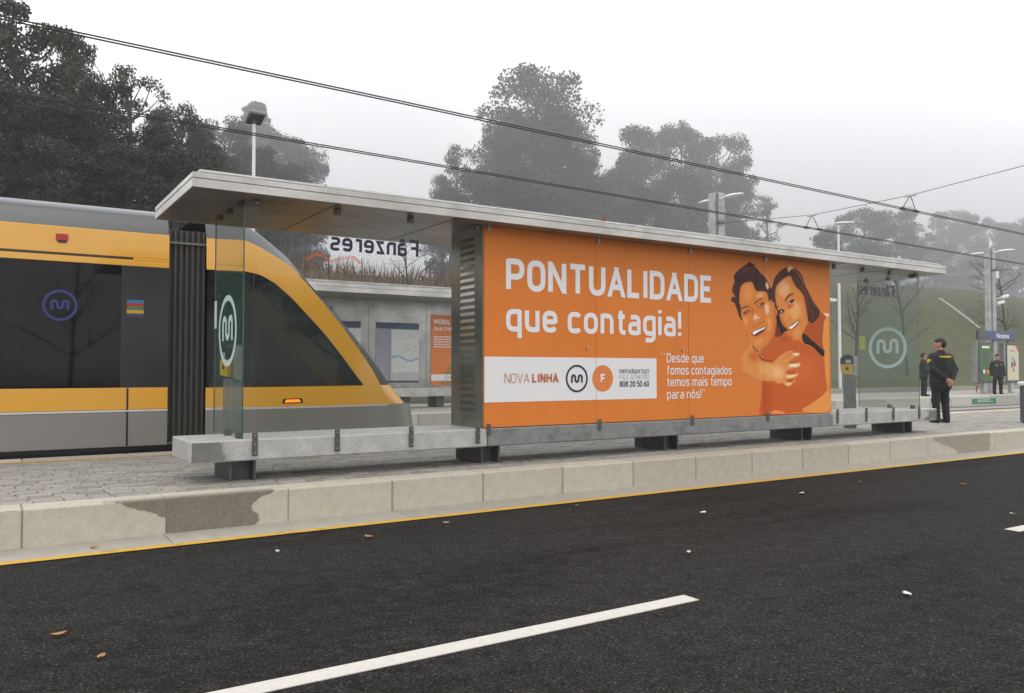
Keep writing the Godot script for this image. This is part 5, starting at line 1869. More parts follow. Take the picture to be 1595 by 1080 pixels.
func build_line_side() -> void:
	mast(Vector3(21.75, FY, -20.3), "light grey catenary mast with two lamp heads, rising above the poster", 7.75, false)
	mast(Vector3(40.35, FY, -20.3), "grey catenary mast with cameras and loudspeaker at the right edge", 7.3, true)
	mast(Vector3(22.4, PY, -7.75), "grey catenary mast on the near platform, just outside the view", 7.75, false, -1.0)
	# contact wires, each a close pair
	var k := 0
	for w in [[-13.35, 6.345, 0.0153, 0.03, 0.0125], [-16.6, 6.25, 0.0135, 0.03, 0.013]]:
		var o := thing("contact_wire", ["upper pair of black contact wires over the near track", "lower black contact wires over the far track"][k], "overhead wire", Vector3(20, 6, w[0]), "contact wires")
		for s in 2:
			var mb := MB.new()
			var pts := []
			var rr := []
			for i in 36:
				var x := -20.0 + i * 3.4
				pts.append(Vector3(x, w[1] - w[2] * x + (s * w[3]), w[0] + s * 0.03))
				rr.append(w[4])
			mb.tube(pts, rr, 6, false)
			obj("strand", mb, M.wire, o)
		k += 1
	for sp in [[22.15, 6.66, "thin span wire carrying the contact wires from the mast above the poster"], [40.6, 6.22, "thin span wire from the mast with cameras"]]:
		var x: float = sp[0]
		var o := thing("span_wire", sp[2], "span wire", Vector3(x, 6.4, -14), "span wires")
		var mb := MB.new()
		var pts := [Vector3(x - 0.35, sp[1] - 0.02, -20.02), Vector3(x, sp[1] - 0.26, -16.6), Vector3(x + 0.1, sp[1] - 0.20, -13.35), Vector3(x + 0.1, sp[1] + 0.0, -7.9)]
		if x < 30.0:
			pts[3].y = 6.83
		mb.tube(pts, [0.009, 0.009, 0.009, 0.009], 5, false)
		obj("cable", mb, M.wire, o)
		for j in [1, 2]:
			var c: Vector3 = pts[j]
			var cy: float = (6.345 - 0.0153 * x) if j == 2 else (6.25 - 0.0135 * x)
			var h := MB.new()
			h.cbox(c + Vector3(0, 0, 0.0), Vector3(0.06, 0.07, 0.34), 0.01)
			var hi := obj("insulator", h, M.lamp_glass, o)
			var g := MB.new()
			g.tube([c, Vector3(x + 0.35, cy + 0.04, c.z)], [0.012, 0.012], 5)
			g.tube([c, Vector3(x - 0.3, cy + 0.04, c.z)], [0.012, 0.012], 5)
			g.cbox(Vector3(x + 0.35, cy + 0.02, c.z + 0.01), Vector3(0.2, 0.07, 0.07), 0.01)
			g.cbox(Vector3(x - 0.3, cy + 0.02, c.z + 0.01), Vector3(0.2, 0.07, 0.07), 0.01)
			obj("hanger", g, M.wire, hi)
	# station name board on the second mast
	var sg := thing("station_sign", "dark blue station name board in front of the mast at the right edge", "sign", Vector3(40.4, 2.9, -20.05))
	obj("board", B(Vector3(39.45, 2.87, -20.1), Vector3(42.05, 3.30, -20.0), 0.01), M.sign_blue, sg)
	obj("end_cap", B(Vector3(38.65, 2.865, -20.11), Vector3(39.445, 3.305, -19.995), 0.01), M.sign_dark, sg)
	var st := MB.new()
	letters(st, "Fânzeres", 40.25, 41.45, 2.97, 0.22, 0.04, -19.996)
	obj("lettering", st, M.print_white, sg)
	obj("strut", B(Vector3(40.3, 2.95, -20.165), Vector3(40.5, 3.2, -20.1015)), M.mast_dark, sg)
	totem(Vector3(39.15, FY, -20.05), "dark framed stand with a green poster, left of the mast", true)
	totem(Vector3(41.75, FY, -20.1), "dark framed stand with a cream poster, right of the mast", false)
	# red barrier bar lying at the foot of the stands
	var rb := MB.new()
	rb.tube([Vector3(40.72, 0.66, -21.2), Vector3(42.1, 0.40, -21.2)], [0.04, 0.04], 8)
	rb.tube([Vector3(40.72, 0.36, -21.2), Vector3(40.72, 0.66, -21.2)], [0.03, 0.03], 6)
	tag(obj("red_barrier", rb, M.red), "small red sloping bar behind the green poster stand", "barrier")
	# tall thin lamp posts behind the far platform
	var lp := thing("lamp_post", "thin white lamp post with a flat square head in front of the dark wood", "lamp post", Vector3(6.58, 0.36, -24.3), "lamp posts")
	var a := MB.new()
	a.tube([Vector3(6.58, 0.3, -24.3), Vector3(6.58, 8.75, -24.3)], [0.07, 0.045], 10)
	obj("pole", a, M.lamp_white, lp)
	var hd := MB.new()
	hd.xf = Transform3D(Basis(Vector3(1, 0, 0), -0.3), Vector3(6.6, 8.92, -24.25))
	hd.cbox(Vector3.ZERO, Vector3(0.5, 0.10, 0.62), 0.03)
	obj("lamp_head", hd, M.mast_dark, lp)
	var dl := MB.new()
	dl.xf = hd.xf
	dl.cbox(Vector3(0, -0.062, 0), Vector3(0.42, 0.02, 0.54), 0.004)
	obj("lamp_diffuser", dl, M.sign_dark, lp)
	var yk := MB.new()
	yk.cbox(Vector3(6.58, 8.79, -24.3), Vector3(0.12, 0.12, 0.1), 0.01)
	obj("yoke", yk, M.sign_dark, lp)
	var l2 := thing("lamp_post", "thin white lamp post seen through and above the right end of the shelter", "lamp post", Vector3(34.4, 0.36, -24.3), "lamp posts")
	var b := MB.new()
	b.tube([Vector3(34.4, 0.3, -24.3), Vector3(34.4, 8.45, -24.3)], [0.08, 0.05], 10)
	obj("pole", b, M.lamp_white, l2)
	var h2 := MB.new()
	lamp_head(h2, Vector3(34.25, 8.5, -24.4), Vector3(0.75, 0.03, 0.65).normalized(), 0.95, 0.17)
	obj("lamp_head", h2, M.lamp_white, l2)
	# litter bin at the right edge of the near platform
	var bn := thing("litter_bin", "dark grey square litter bin with a pale lid at the right edge", "litter bin", Vector3(18.75, PY, -8.52))
	obj("body", B(Vector3(18.52, PY + 0.02, -8.75), Vector3(19.0, 1.10, -8.30), 0.02), M.bin, bn)
	obj("lid", B(Vector3(18.49, 1.105, -8.78), Vector3(19.03, 1.19, -8.27), 0.02), M.lamp_white, bn)
	obj("plinth", B(Vector3(18.56, PY, -8.71), Vector3(18.96, PY + 0.019, -8.34)), M.tram_black, bn)
	validator(Vector3(14.05, PY, -9.72), -0.85, "yellow and black ticket validator on a grey pillar inside the right end of the shelter")
	validator(Vector3(2.42, PY, -9.75), -1.4, "ticket validator standing behind the left glass end of the shelter")
	# orange plastic netting on the bank
	var nt := thing("safety_netting", "sagging strip of orange plastic netting on the bank above the far shelter", "netting", Vector3(12, 5.6, -33))
	var np := [Vector2(11.1, 6.08), Vector2(11.5, 6.33), Vector2(11.9, 6.3), Vector2(12.12, 6.08), Vector2(12.6, 6.22), Vector2(13.15, 6.32), Vector2(13.6, 6.1)]
	var mesh := MB.new()
	for i in np.size() - 1:
		for s in 5:
			var p: Vector2 = np[i].lerp(np[i + 1], s / 5.0)
			var q: Vector2 = np[i].lerp(np[i + 1], (s + 1) / 5.0)
			var zz := -33.0 + 0.15 * sin(p.x * 4.0)
			for r in 2:
				mesh.cbox(Vector3((p.x + q.x) / 2, (p.y + q.y) / 2 - r * 0.07, zz), Vector3(p.distance_to(q) * 1.15, 0.022, 0.012))
			mesh.cbox(Vector3(p.x, p.y - 0.05, zz + 0.008), Vector3(0.015, 0.14, 0.012))
	obj("mesh_strip", mesh, M.net, nt)
	for x in [11.1, 12.12, 13.6]:
		var py := bank_y(x, -33.0)
		var pk := MB.new()
		pk.tube([Vector3(x, py - 0.1, -33.03), Vector3(x, 6.3, -33.03)], [0.02, 0.015], 6)
		obj("stake", pk, M.twig, nt)

# ------------------------------------------------------------------ people: one smooth skin round tapered bones
func skin(mb: MB, bones: Array, cell: float, k: float, paint: Callable) -> void:
	var lo := Vector3.ONE * 1e9
	var hi := -lo
	for b in bones:
		var r := maxf(b[2], b[3])
		lo = lo.min(b[0] - Vector3.ONE * r).min(b[1] - Vector3.ONE * r)
		hi = hi.max(b[0] + Vector3.ONE * r).max(b[1] + Vector3.ONE * r)
	var pad := k + cell * 3.0
	lo -= Vector3.ONE * pad
	hi += Vector3.ONE * pad
	var nx := int((hi.x - lo.x) / cell) + 2
	var ny := int((hi.y - lo.y) / cell) + 2
	var nz := int((hi.z - lo.z) / cell) + 2
	var F := PackedFloat32Array()
	F.resize(nx * ny * nz)
	F.fill(1.0)
	for b in bones:
		var A: Vector3 = b[0]
		var Bp: Vector3 = b[1]
		var ra: float = b[2]
		var rb: float = b[3]
		var r := maxf(ra, rb) + pad
		var l := ((A.min(Bp) - Vector3.ONE * r - lo) / cell).floor()
		var h := ((A.max(Bp) + Vector3.ONE * r - lo) / cell).ceil()
		var d := Bp - A
		var dd := maxf(d.length_squared(), 1e-9)
		for z in range(maxi(int(l.z), 0), mini(int(h.z) + 1, nz)):
			for y in range(maxi(int(l.y), 0), mini(int(h.y) + 1, ny)):
				var at := (z * ny + y) * nx
				for x in range(maxi(int(l.x), 0), mini(int(h.x) + 1, nx)):
					var p := lo + Vector3(x, y, z) * cell
					var t := clampf((p - A).dot(d) / dd, 0.0, 1.0)
					var v := p.distance_to(A + d * t) - lerpf(ra, rb, t)
					var f := F[at + x]
					var q := maxf(k - absf(f - v), 0.0) / k
					F[at + x] = minf(f, v) - q * q * k * 0.25
	var id := PackedInt32Array()
	id.resize(nx * ny * nz)
	id.fill(-1)
	var off := [0, 1, nx, nx + 1, nx * ny, nx * ny + 1, nx * ny + nx, nx * ny + nx + 1]
	var cor := [Vector3(0, 0, 0), Vector3(1, 0, 0), Vector3(0, 1, 0), Vector3(1, 1, 0), Vector3(0, 0, 1), Vector3(1, 0, 1), Vector3(0, 1, 1), Vector3(1, 1, 1)]
	var edges := [[0, 1], [2, 3], [4, 5], [6, 7], [0, 2], [1, 3], [4, 6], [5, 7], [0, 4], [1, 5], [2, 6], [3, 7]]
	for z in nz - 1:
		for y in ny - 1:
			for x in nx - 1:
				var i := (z * ny + y) * nx + x
				var neg := 0
				for c in 8:
					if F[i + off[c]] < 0:
						neg += 1
				if neg == 0 or neg == 8:
					continue
				var s := Vector3.ZERO
				var n := 0
				for e in edges:
					var fa := F[i + off[e[0]]]
					var fb := F[i + off[e[1]]]
					if (fa < 0) != (fb < 0):
						s += cor[e[0]].lerp(cor[e[1]], fa / (fa - fb))
						n += 1
				var g := Vector3(F[i + 1] - F[i] + F[i + off[7]] - F[i + off[6]], F[i + nx] - F[i] + F[i + off[7]] - F[i + off[5]], F[i + nx * ny] - F[i] + F[i + off[7]] - F[i + off[3]])
				var p := lo + (Vector3(x, y, z) + s / n) * cell
				mb.tint = paint.call(p)
				id[i] = mb.vert(p, g.normalized())
	for z in range(1, nz - 1):
		for y in range(1, ny - 1):
			for x in range(1, nx - 1):
				var i := (z * ny + y) * nx + x
				var a := F[i]
				for ax in 3:
					var st: int = [1, nx, nx * ny][ax]
					var b := F[i + st]
					if (a < 0) == (b < 0):
						continue
					var u: int = [nx, nx * ny, 1][ax]
					var w: int = [nx * ny, 1, nx][ax]
					var q := [id[i], id[i - u], id[i - u - w], id[i - w]]
					if q[0] < 0 or q[1] < 0 or q[2] < 0 or q[3] < 0:
						continue
					var face: Vector3 = (mb.v[q[1]] - mb.v[q[0]]).cross(mb.v[q[2]] - mb.v[q[0]])
					if face.dot(mb.n[q[0]] + mb.n[q[2]]) > 0:
						mb.ix.append_array(PackedInt32Array([q[0], q[2], q[1], q[0], q[3], q[2]]))
					else:
						mb.ix.append_array(PackedInt32Array([q[0], q[1], q[2], q[0], q[2], q[3]]))

func hand_bones(wrist: Vector3, dir: Vector3, palm: Vector3, thumb_side: float) -> Array:
	var side := dir.cross(palm).normalized() * thumb_side
	var out := [[wrist, wrist + dir * 0.05, 0.026, 0.030], [wrist + dir * 0.045 - side * 0.022, wrist + dir * 0.085 - side * 0.028, 0.02, 0.017], [wrist + dir * 0.045 + side * 0.02, wrist + dir * 0.085 + side * 0.026, 0.02, 0.017]]
	for f in 4:
		var o := side * (0.03 - f * 0.0195)
		var l: float = [0.068, 0.078, 0.072, 0.056][f]
		var k0 := wrist + dir * 0.088 + o
		var k1 := k0 + dir * l * 0.45 + palm * 0.012
		var k2 := k1 + dir * l * 0.3 + palm * 0.022
		var k3 := k2 + dir * l * 0.12 + palm * 0.022
		out.append([k0, k1, 0.0098, 0.009])
		out.append([k1, k2, 0.009, 0.0085])
		out.append([k2, k3, 0.0085, 0.0075])
	var t0 := wrist + dir * 0.025 + side * 0.024
	var t1 := t0 + dir * 0.03 + side * 0.028 + palm * 0.012
	var t2 := t1 + dir * 0.03 + side * 0.008 + palm * 0.014
	out.append([t0, t1, 0.013, 0.011])
	out.append([t1, t2, 0.011, 0.0085])
	return out

func guard(at: Vector3, face_to: float, head_turn: float, pose: int, cell: float, label: String) -> void:
	var g := thing("person", label, "person", at, "uniformed guards")
	g.rotation.y = face_to
	var cloth := Color(0.0115, 0.012, 0.015)
	var trous := Color(0.009, 0.009, 0.011)
	var skinc := Color(0.42, 0.22, 0.145)
	var V := func(x, y, z): return Vector3(x, y, z)
	var R := Basis(Vector3.UP, head_turn)
	var hd := func(x, y, z): return Vector3(0, 1.6, 0.0) + R * Vector3(x, y - 1.6, z)
	var bones := []
	# padded jacket down to the hips
	for s in [-1.0, 1.0]:
		bones.append([Vector3(s * 0.085, 0.86, 0.01), Vector3(s * 0.10, 1.34, 0.0), 0.150, 0.145])
		bones.append([Vector3(s * 0.09, 0.80, 0.01), Vector3(s * 0.09, 0.86, 0.01), 0.145, 0.150])
		bones.append([Vector3(s * 0.05, 1.43, 0.015), Vector3(s * 0.185, 1.405, 0.01), 0.095, 0.085])
		# legs in straight trousers, shoes
		var out: float = 0.015 if pose == 0 else 0.035
		bones.append([Vector3(s * 0.095, 0.86, 0.0), Vector3(s * (0.10 + out), 0.48, -0.015), 0.105, 0.080])
		bones.append([Vector3(s * (0.10 + out), 0.48, -0.015), Vector3(s * (0.105 + out), 0.09, 0.02), 0.080, 0.070])
		bones.append([Vector3(s * (0.105 + out), 0.042, 0.06), Vector3(s * (0.115 + out), 0.038, -0.15), 0.042, 0.036])
	bones.append([Vector3(0, 1.0, 0.02), Vector3(0, 1.30, 0.03), 0.15, 0.155])
	bones.append([Vector3(0, 1.42, 0.03), Vector3(0, 1.50, 0.015), 0.095, 0.085])
	# neck and head
	bones.append([Vector3(0, 1.50, 0.01), Vector3(0, 1.60, 0.0), 0.062, 0.06])
	bones.append([hd.call(0, 1.70, 0.012), hd.call(0, 1.665, -0.02), 0.092, 0.085])
	bones.append([hd.call(0, 1.63, -0.035), hd.call(0, 1.59, -0.055), 0.066, 0.042])
	bones.append([hd.call(0, 1.675, -0.105), hd.call(0, 1.645, -0.122), 0.012, 0.018])
	bones.append([hd.call(-0.03, 1.69, -0.092), hd.call(0.03, 1.69, -0.092), 0.016, 0.016])
	for s in [-1.0, 1.0]:
		bones.append([hd.call(s * 0.088, 1.685, 0.005), hd.call(s * 0.090, 1.645, 0.0), 0.018, 0.013])
	var hands := []
	for s in [-1.0, 1.0]:
		var sh := Vector3(s * 0.215, 1.39, 0.01)
		var el: Vector3
		var wr: Vector3
		if pose == 0:
			el = Vector3(s * 0.275, 1.13, 0.10)
			wr = Vector3(s * 0.095, 0.965, 0.235)
			if s > 0:
				wr.y -= 0.03
		elif pose == 1:
			el = Vector3(s * 0.28, 1.10, 0.03)
			wr = Vector3(s * 0.11, 0.98, -0.19)
		else:
			el = Vector3(s * 0.285, 1.12, 0.04)
			wr = Vector3(s * 0.285, 0.86, -0.05)
		bones.append([sh, el, 0.080, 0.068])
		bones.append([el, wr, 0.068, 0.052])
		var dir := (wr - el).normalized()
		var palm := Vector3(0, 0, -1.0) if pose == 0 else (Vector3(0, 0, 1) if pose == 1 else Vector3(-s, 0, 0))
		palm = (palm - dir * palm.dot(dir)).normalized()
		hands.append(hand_bones(wr + dir * 0.035, dir, palm, 1.0 if s > 0 else -1.0))
	var mb := MB.new()
	mb.colored = true
	skin(mb, bones, cell, 0.035, func(p: Vector3):
		if p.y > 1.545 + 0.2 * p.z:
			return skinc
		if p.y < 0.085:
			return Color(0.006, 0.006, 0.006)
		if p.y < 0.70:
			return trous
		return cloth)
	for h in hands:
		skin(mb, h, 0.006, 0.012, func(_p): return skinc)
	var put_local := func(called: String, m: MB, mt: Material):
		var o := MeshInstance3D.new()
		o.name = called
		o.mesh = m.mesh()
		o.material_override = mt
		g.add_child(o, true)
		return o
	var body = put_local.call("body", mb, M.person)
	# short dark hair
	var hm := MB.new()
	skin(hm, [[hd.call(0, 1.712, 0.022), hd.call(0, 1.70, 0.035), 0.096, 0.095], [hd.call(0, 1.735, -0.03), hd.call(0, 1.735, 0.0), 0.072, 0.08], [hd.call(0, 1.64, 0.062), hd.call(0, 1.60, 0.05), 0.052, 0.03]], 0.01, 0.03, func(_p): return Color(1, 1, 1))
	put_local.call("hair", hm, M.hair)
	# eyes and mouth as small dark shapes on the face
	var ey := MB.new()
	for s in [-1.0, 1.0]:
		ey.tube([hd.call(s * 0.034 - 0.012, 1.678, -0.1015), hd.call(s * 0.034 + 0.012, 1.678, -0.1015)], [0.006, 0.006], 6)
	ey.tube([hd.call(-0.022, 1.612, -0.0985), hd.call(0.022, 1.612, -0.0985)], [0.004, 0.004], 6)
	put_local.call("face_features", ey, M.hair)
	# yellow badge on the left sleeve, print across the back or the chest, name tag
	var bd := MB.new()
	bd.tube([Vector3(-0.302, 1.31, 0.035), Vector3(-0.312, 1.31, 0.037)], [0.05, 0.045], 12)
	put_local.call("sleeve_badge", bd, M.badge)
	var bp := MB.new()
	for i in 7:
		var u := -0.12 + i * 0.04
		bp.cbox(Vector3(u, 1.405, 0.1895 - u * u * 2.2 if pose == 0 else 0.178), Vector3(0.034, 0.034, 0.012), 0.003)
	put_local.call("back_print", bp, M.badge)
	var ch := MB.new()
	ch.cbox(Vector3(-0.09, 1.33, -0.148), Vector3(0.10, 0.02, 0.012), 0.003)
	put_local.call("chest_print", ch, M.badge)
	var nt := MB.new()
	nt.cbox(Vector3(0.10, 1.30, -0.151), Vector3(0.06, 0.045, 0.012), 0.003)
	put_local.call("name_tag", nt, M.white_cloth)

# ------------------------------------------------------------------ trees
func leafy(kind: int, sd: int) -> Node3D:
	var r := RandomNumberGenerator.new()
	r.seed = sd
	var root := Node3D.new()
	var tk := MB.new()
	var cr := MB.new()
	cr.colored = true
	var H := 10.0
	var clumps := []
	var n: int = [58, 62, 34, 64, 120][kind]
	var low: float = [2.6, 1.8, 4.0, 0.6, 1.0][kind]
	var Rm: float = [2.5, 2.3, 2.1, 2.6, 2.0][kind]
	var lobes := []
	for i in 7:
		lobes.append([r.randf() * TAU, r.randf_range(low + 1.0, H - 1.2), r.randf_range(0.7, 1.25)])
	for i in n:
		var y: float = lerpf(low, H - 0.5, pow(r.randf(), 0.85))
		var t := (y - low) / (H - low)
		var env: float
		match kind:
			4:
				env = (1.0 - t) * 1.0 + 0.04
			1:
				env = pow(sin(PI * clampf(0.14 + t * 0.80, 0, 1)), 0.6)
			3:
				env = pow(1.0 - t * t * 0.8, 0.8)
			_:
				env = pow(sin(PI * clampf(0.18 + t * 0.74, 0, 1)), 0.75)
		var an := r.randf() * TAU
		var bump := 1.0
		for l in lobes:
			var da := absf(wrapf(an - l[0], -PI, PI))
			bump += (l[2] - 1.0) * exp(-da * da * 1.5 - pow((y - l[1]) / 1.6, 2.0)) * 1.6
		var rad: float = Rm * env * bump * pow(r.randf_range(0.12, 1.0), 0.55)
		var cs: float = r.randf_range(0.55, 1.15) * ([0.85, 0.85, 0.62, 0.95, 0.6][kind])
		if kind == 4:
			cs = (0.85 - 0.5 * t) * r.randf_range(0.8, 1.1)
		clumps.append([Vector3(cos(an) * rad, y, sin(an) * rad), cs])
	# trunk with a slight bend, limbs to the clumps
	var bend := Vector3(r.randf_range(-0.5, 0.5), 0, r.randf_range(-0.5, 0.5))
	var spine := func(t: float): return Vector3(0, t * H * 0.86, 0) + bend * sin(t * 2.6) * t
	var tp := []
	var tr := []
	for i in 9:
		var t := i / 8.0
		tp.append(spine.call(t) + Vector3(0, -0.3 if i == 0 else 0.0, 0))
		tr.append(lerpf(0.30, 0.035, pow(t, 0.8)) * (1.25 if i == 0 else 1.0))
	tk.tube(tp, tr, 8, false)
	for c in clumps:
		if r.randf() < (0.75 if kind != 2 else 1.0):
			var t0 := clampf((c[0].y - r.randf_range(0.8, 2.2)) / (H * 0.86), 0.18, 0.97)
			var p0: Vector3 = spine.call(t0)
			var mid: Vector3 = p0.lerp(c[0], 0.55) + Vector3(r.randf_range(-0.2, 0.2), -0.18, r.randf_range(-0.2, 0.2))
			tk.tube([p0, mid, c[0]], [0.075, 0.045, 0.015], 4, false)
	for c in clumps:
		var cnt: int = int((230 if kind == 2 else 430) * c[1])
		var flat := r.randf_range(0.6, 0.85)
		var tone := r.randf_range(0.8, 1.2)
		for i in cnt:
			var u := Vector3(r.randfn(), r.randfn() * flat, r.randfn())
			u = u.normalized() * pow(r.randf(), 0.42) * c[1]
			u.y *= flat
			if kind == 4:
				u.y -= u.length() * 0.25
			var p: Vector3 = c[0] + u
			var sz := r.randf_range(0.045, 0.105)
			var ax := Vector3(r.randfn(), r.randfn(), r.randfn()).normalized()
			var bx := ax.cross(Vector3(r.randfn(), r.randfn(), r.randfn())).normalized()
			var q := tone * r.randf_range(0.75, 1.25)
			cr.tint = Color(q * r.randf_range(0.92, 1.1), q, q * r.randf_range(0.85, 1.1))
			cr.quad(p - ax * sz, p + bx * sz * 0.6, p + ax * sz, p - bx * sz * 0.6)
	var a := MeshInstance3D.new()
	a.name = "trunk"
	a.mesh = tk.mesh()
	a.material_override = M.bark
	root.add_child(a, true)
	var b := MeshInstance3D.new()
	b.name = "crown"
	b.mesh = cr.mesh()
	b.material_override = M.leaf[kind]
	root.add_child(b, true)
	root.set_meta("radius", Rm + 0.6)
	return root

func grow(mb: MB, r: RandomNumberGenerator, p: Vector3, d: Vector3, l: float, rad: float, depth: int) -> void:
	var pts := [p]
	var rr := [rad]
	var q := p
	var dd := d
	var steps := 4
	for i in steps:
		dd = (dd + Vector3(r.randfn(), r.randfn() * 0.5 + 0.25, r.randfn()) * 0.09).normalized()
		q += dd * l / steps
		pts.append(q)
		rr.append(rad * lerpf(1.0, 0.3, (i + 1) / float(steps)))
	mb.tube(pts, rr, 6 if depth > 1 else 4, false)
	if depth <= 0:
		return
	var n := [0, 4, 6, 14][depth] as int
	for i in n:
		var t := r.randf_range(0.28 if depth == 3 else 0.2, 0.98)
		var k := mini(int(t * steps), steps - 1)
		var b: Vector3 = pts[k].lerp(pts[k + 1], t * steps - k)
		var an := r.randf() * TAU
		var s := Vector3(cos(an), 0, sin(an))
		var nd := (d * r.randf_range(0.45, 0.8) + (s - d * s.dot(d)).normalized() * r.randf_range(0.6, 1.0)).normalized()
		grow(mb, r, b, nd, l * r.randf_range(0.28, 0.5) * (1.15 - t * 0.5), rad * lerpf(0.5, 0.22, t), depth - 1)

func bare_tree(at: Vector3, h: float, sd: int, label: String) -> void:
	var t := thing("bare_tree", label, "tree", at, "bare young trees")
	var r := RandomNumberGenerator.new()
	r.seed = sd
	var tr := MB.new()
	grow(tr, r, at + Vector3(0, -0.15, 0), Vector3.UP, h, h * 0.013, 0)
	var br := MB.new()
	r.seed = sd
	grow(br, r, at + Vector3(0, -0.15, 0), Vector3.UP, h, h * 0.0127, 3)
	obj("trunk", tr, M.twig, t)
	obj("branches", br, M.twig, t)

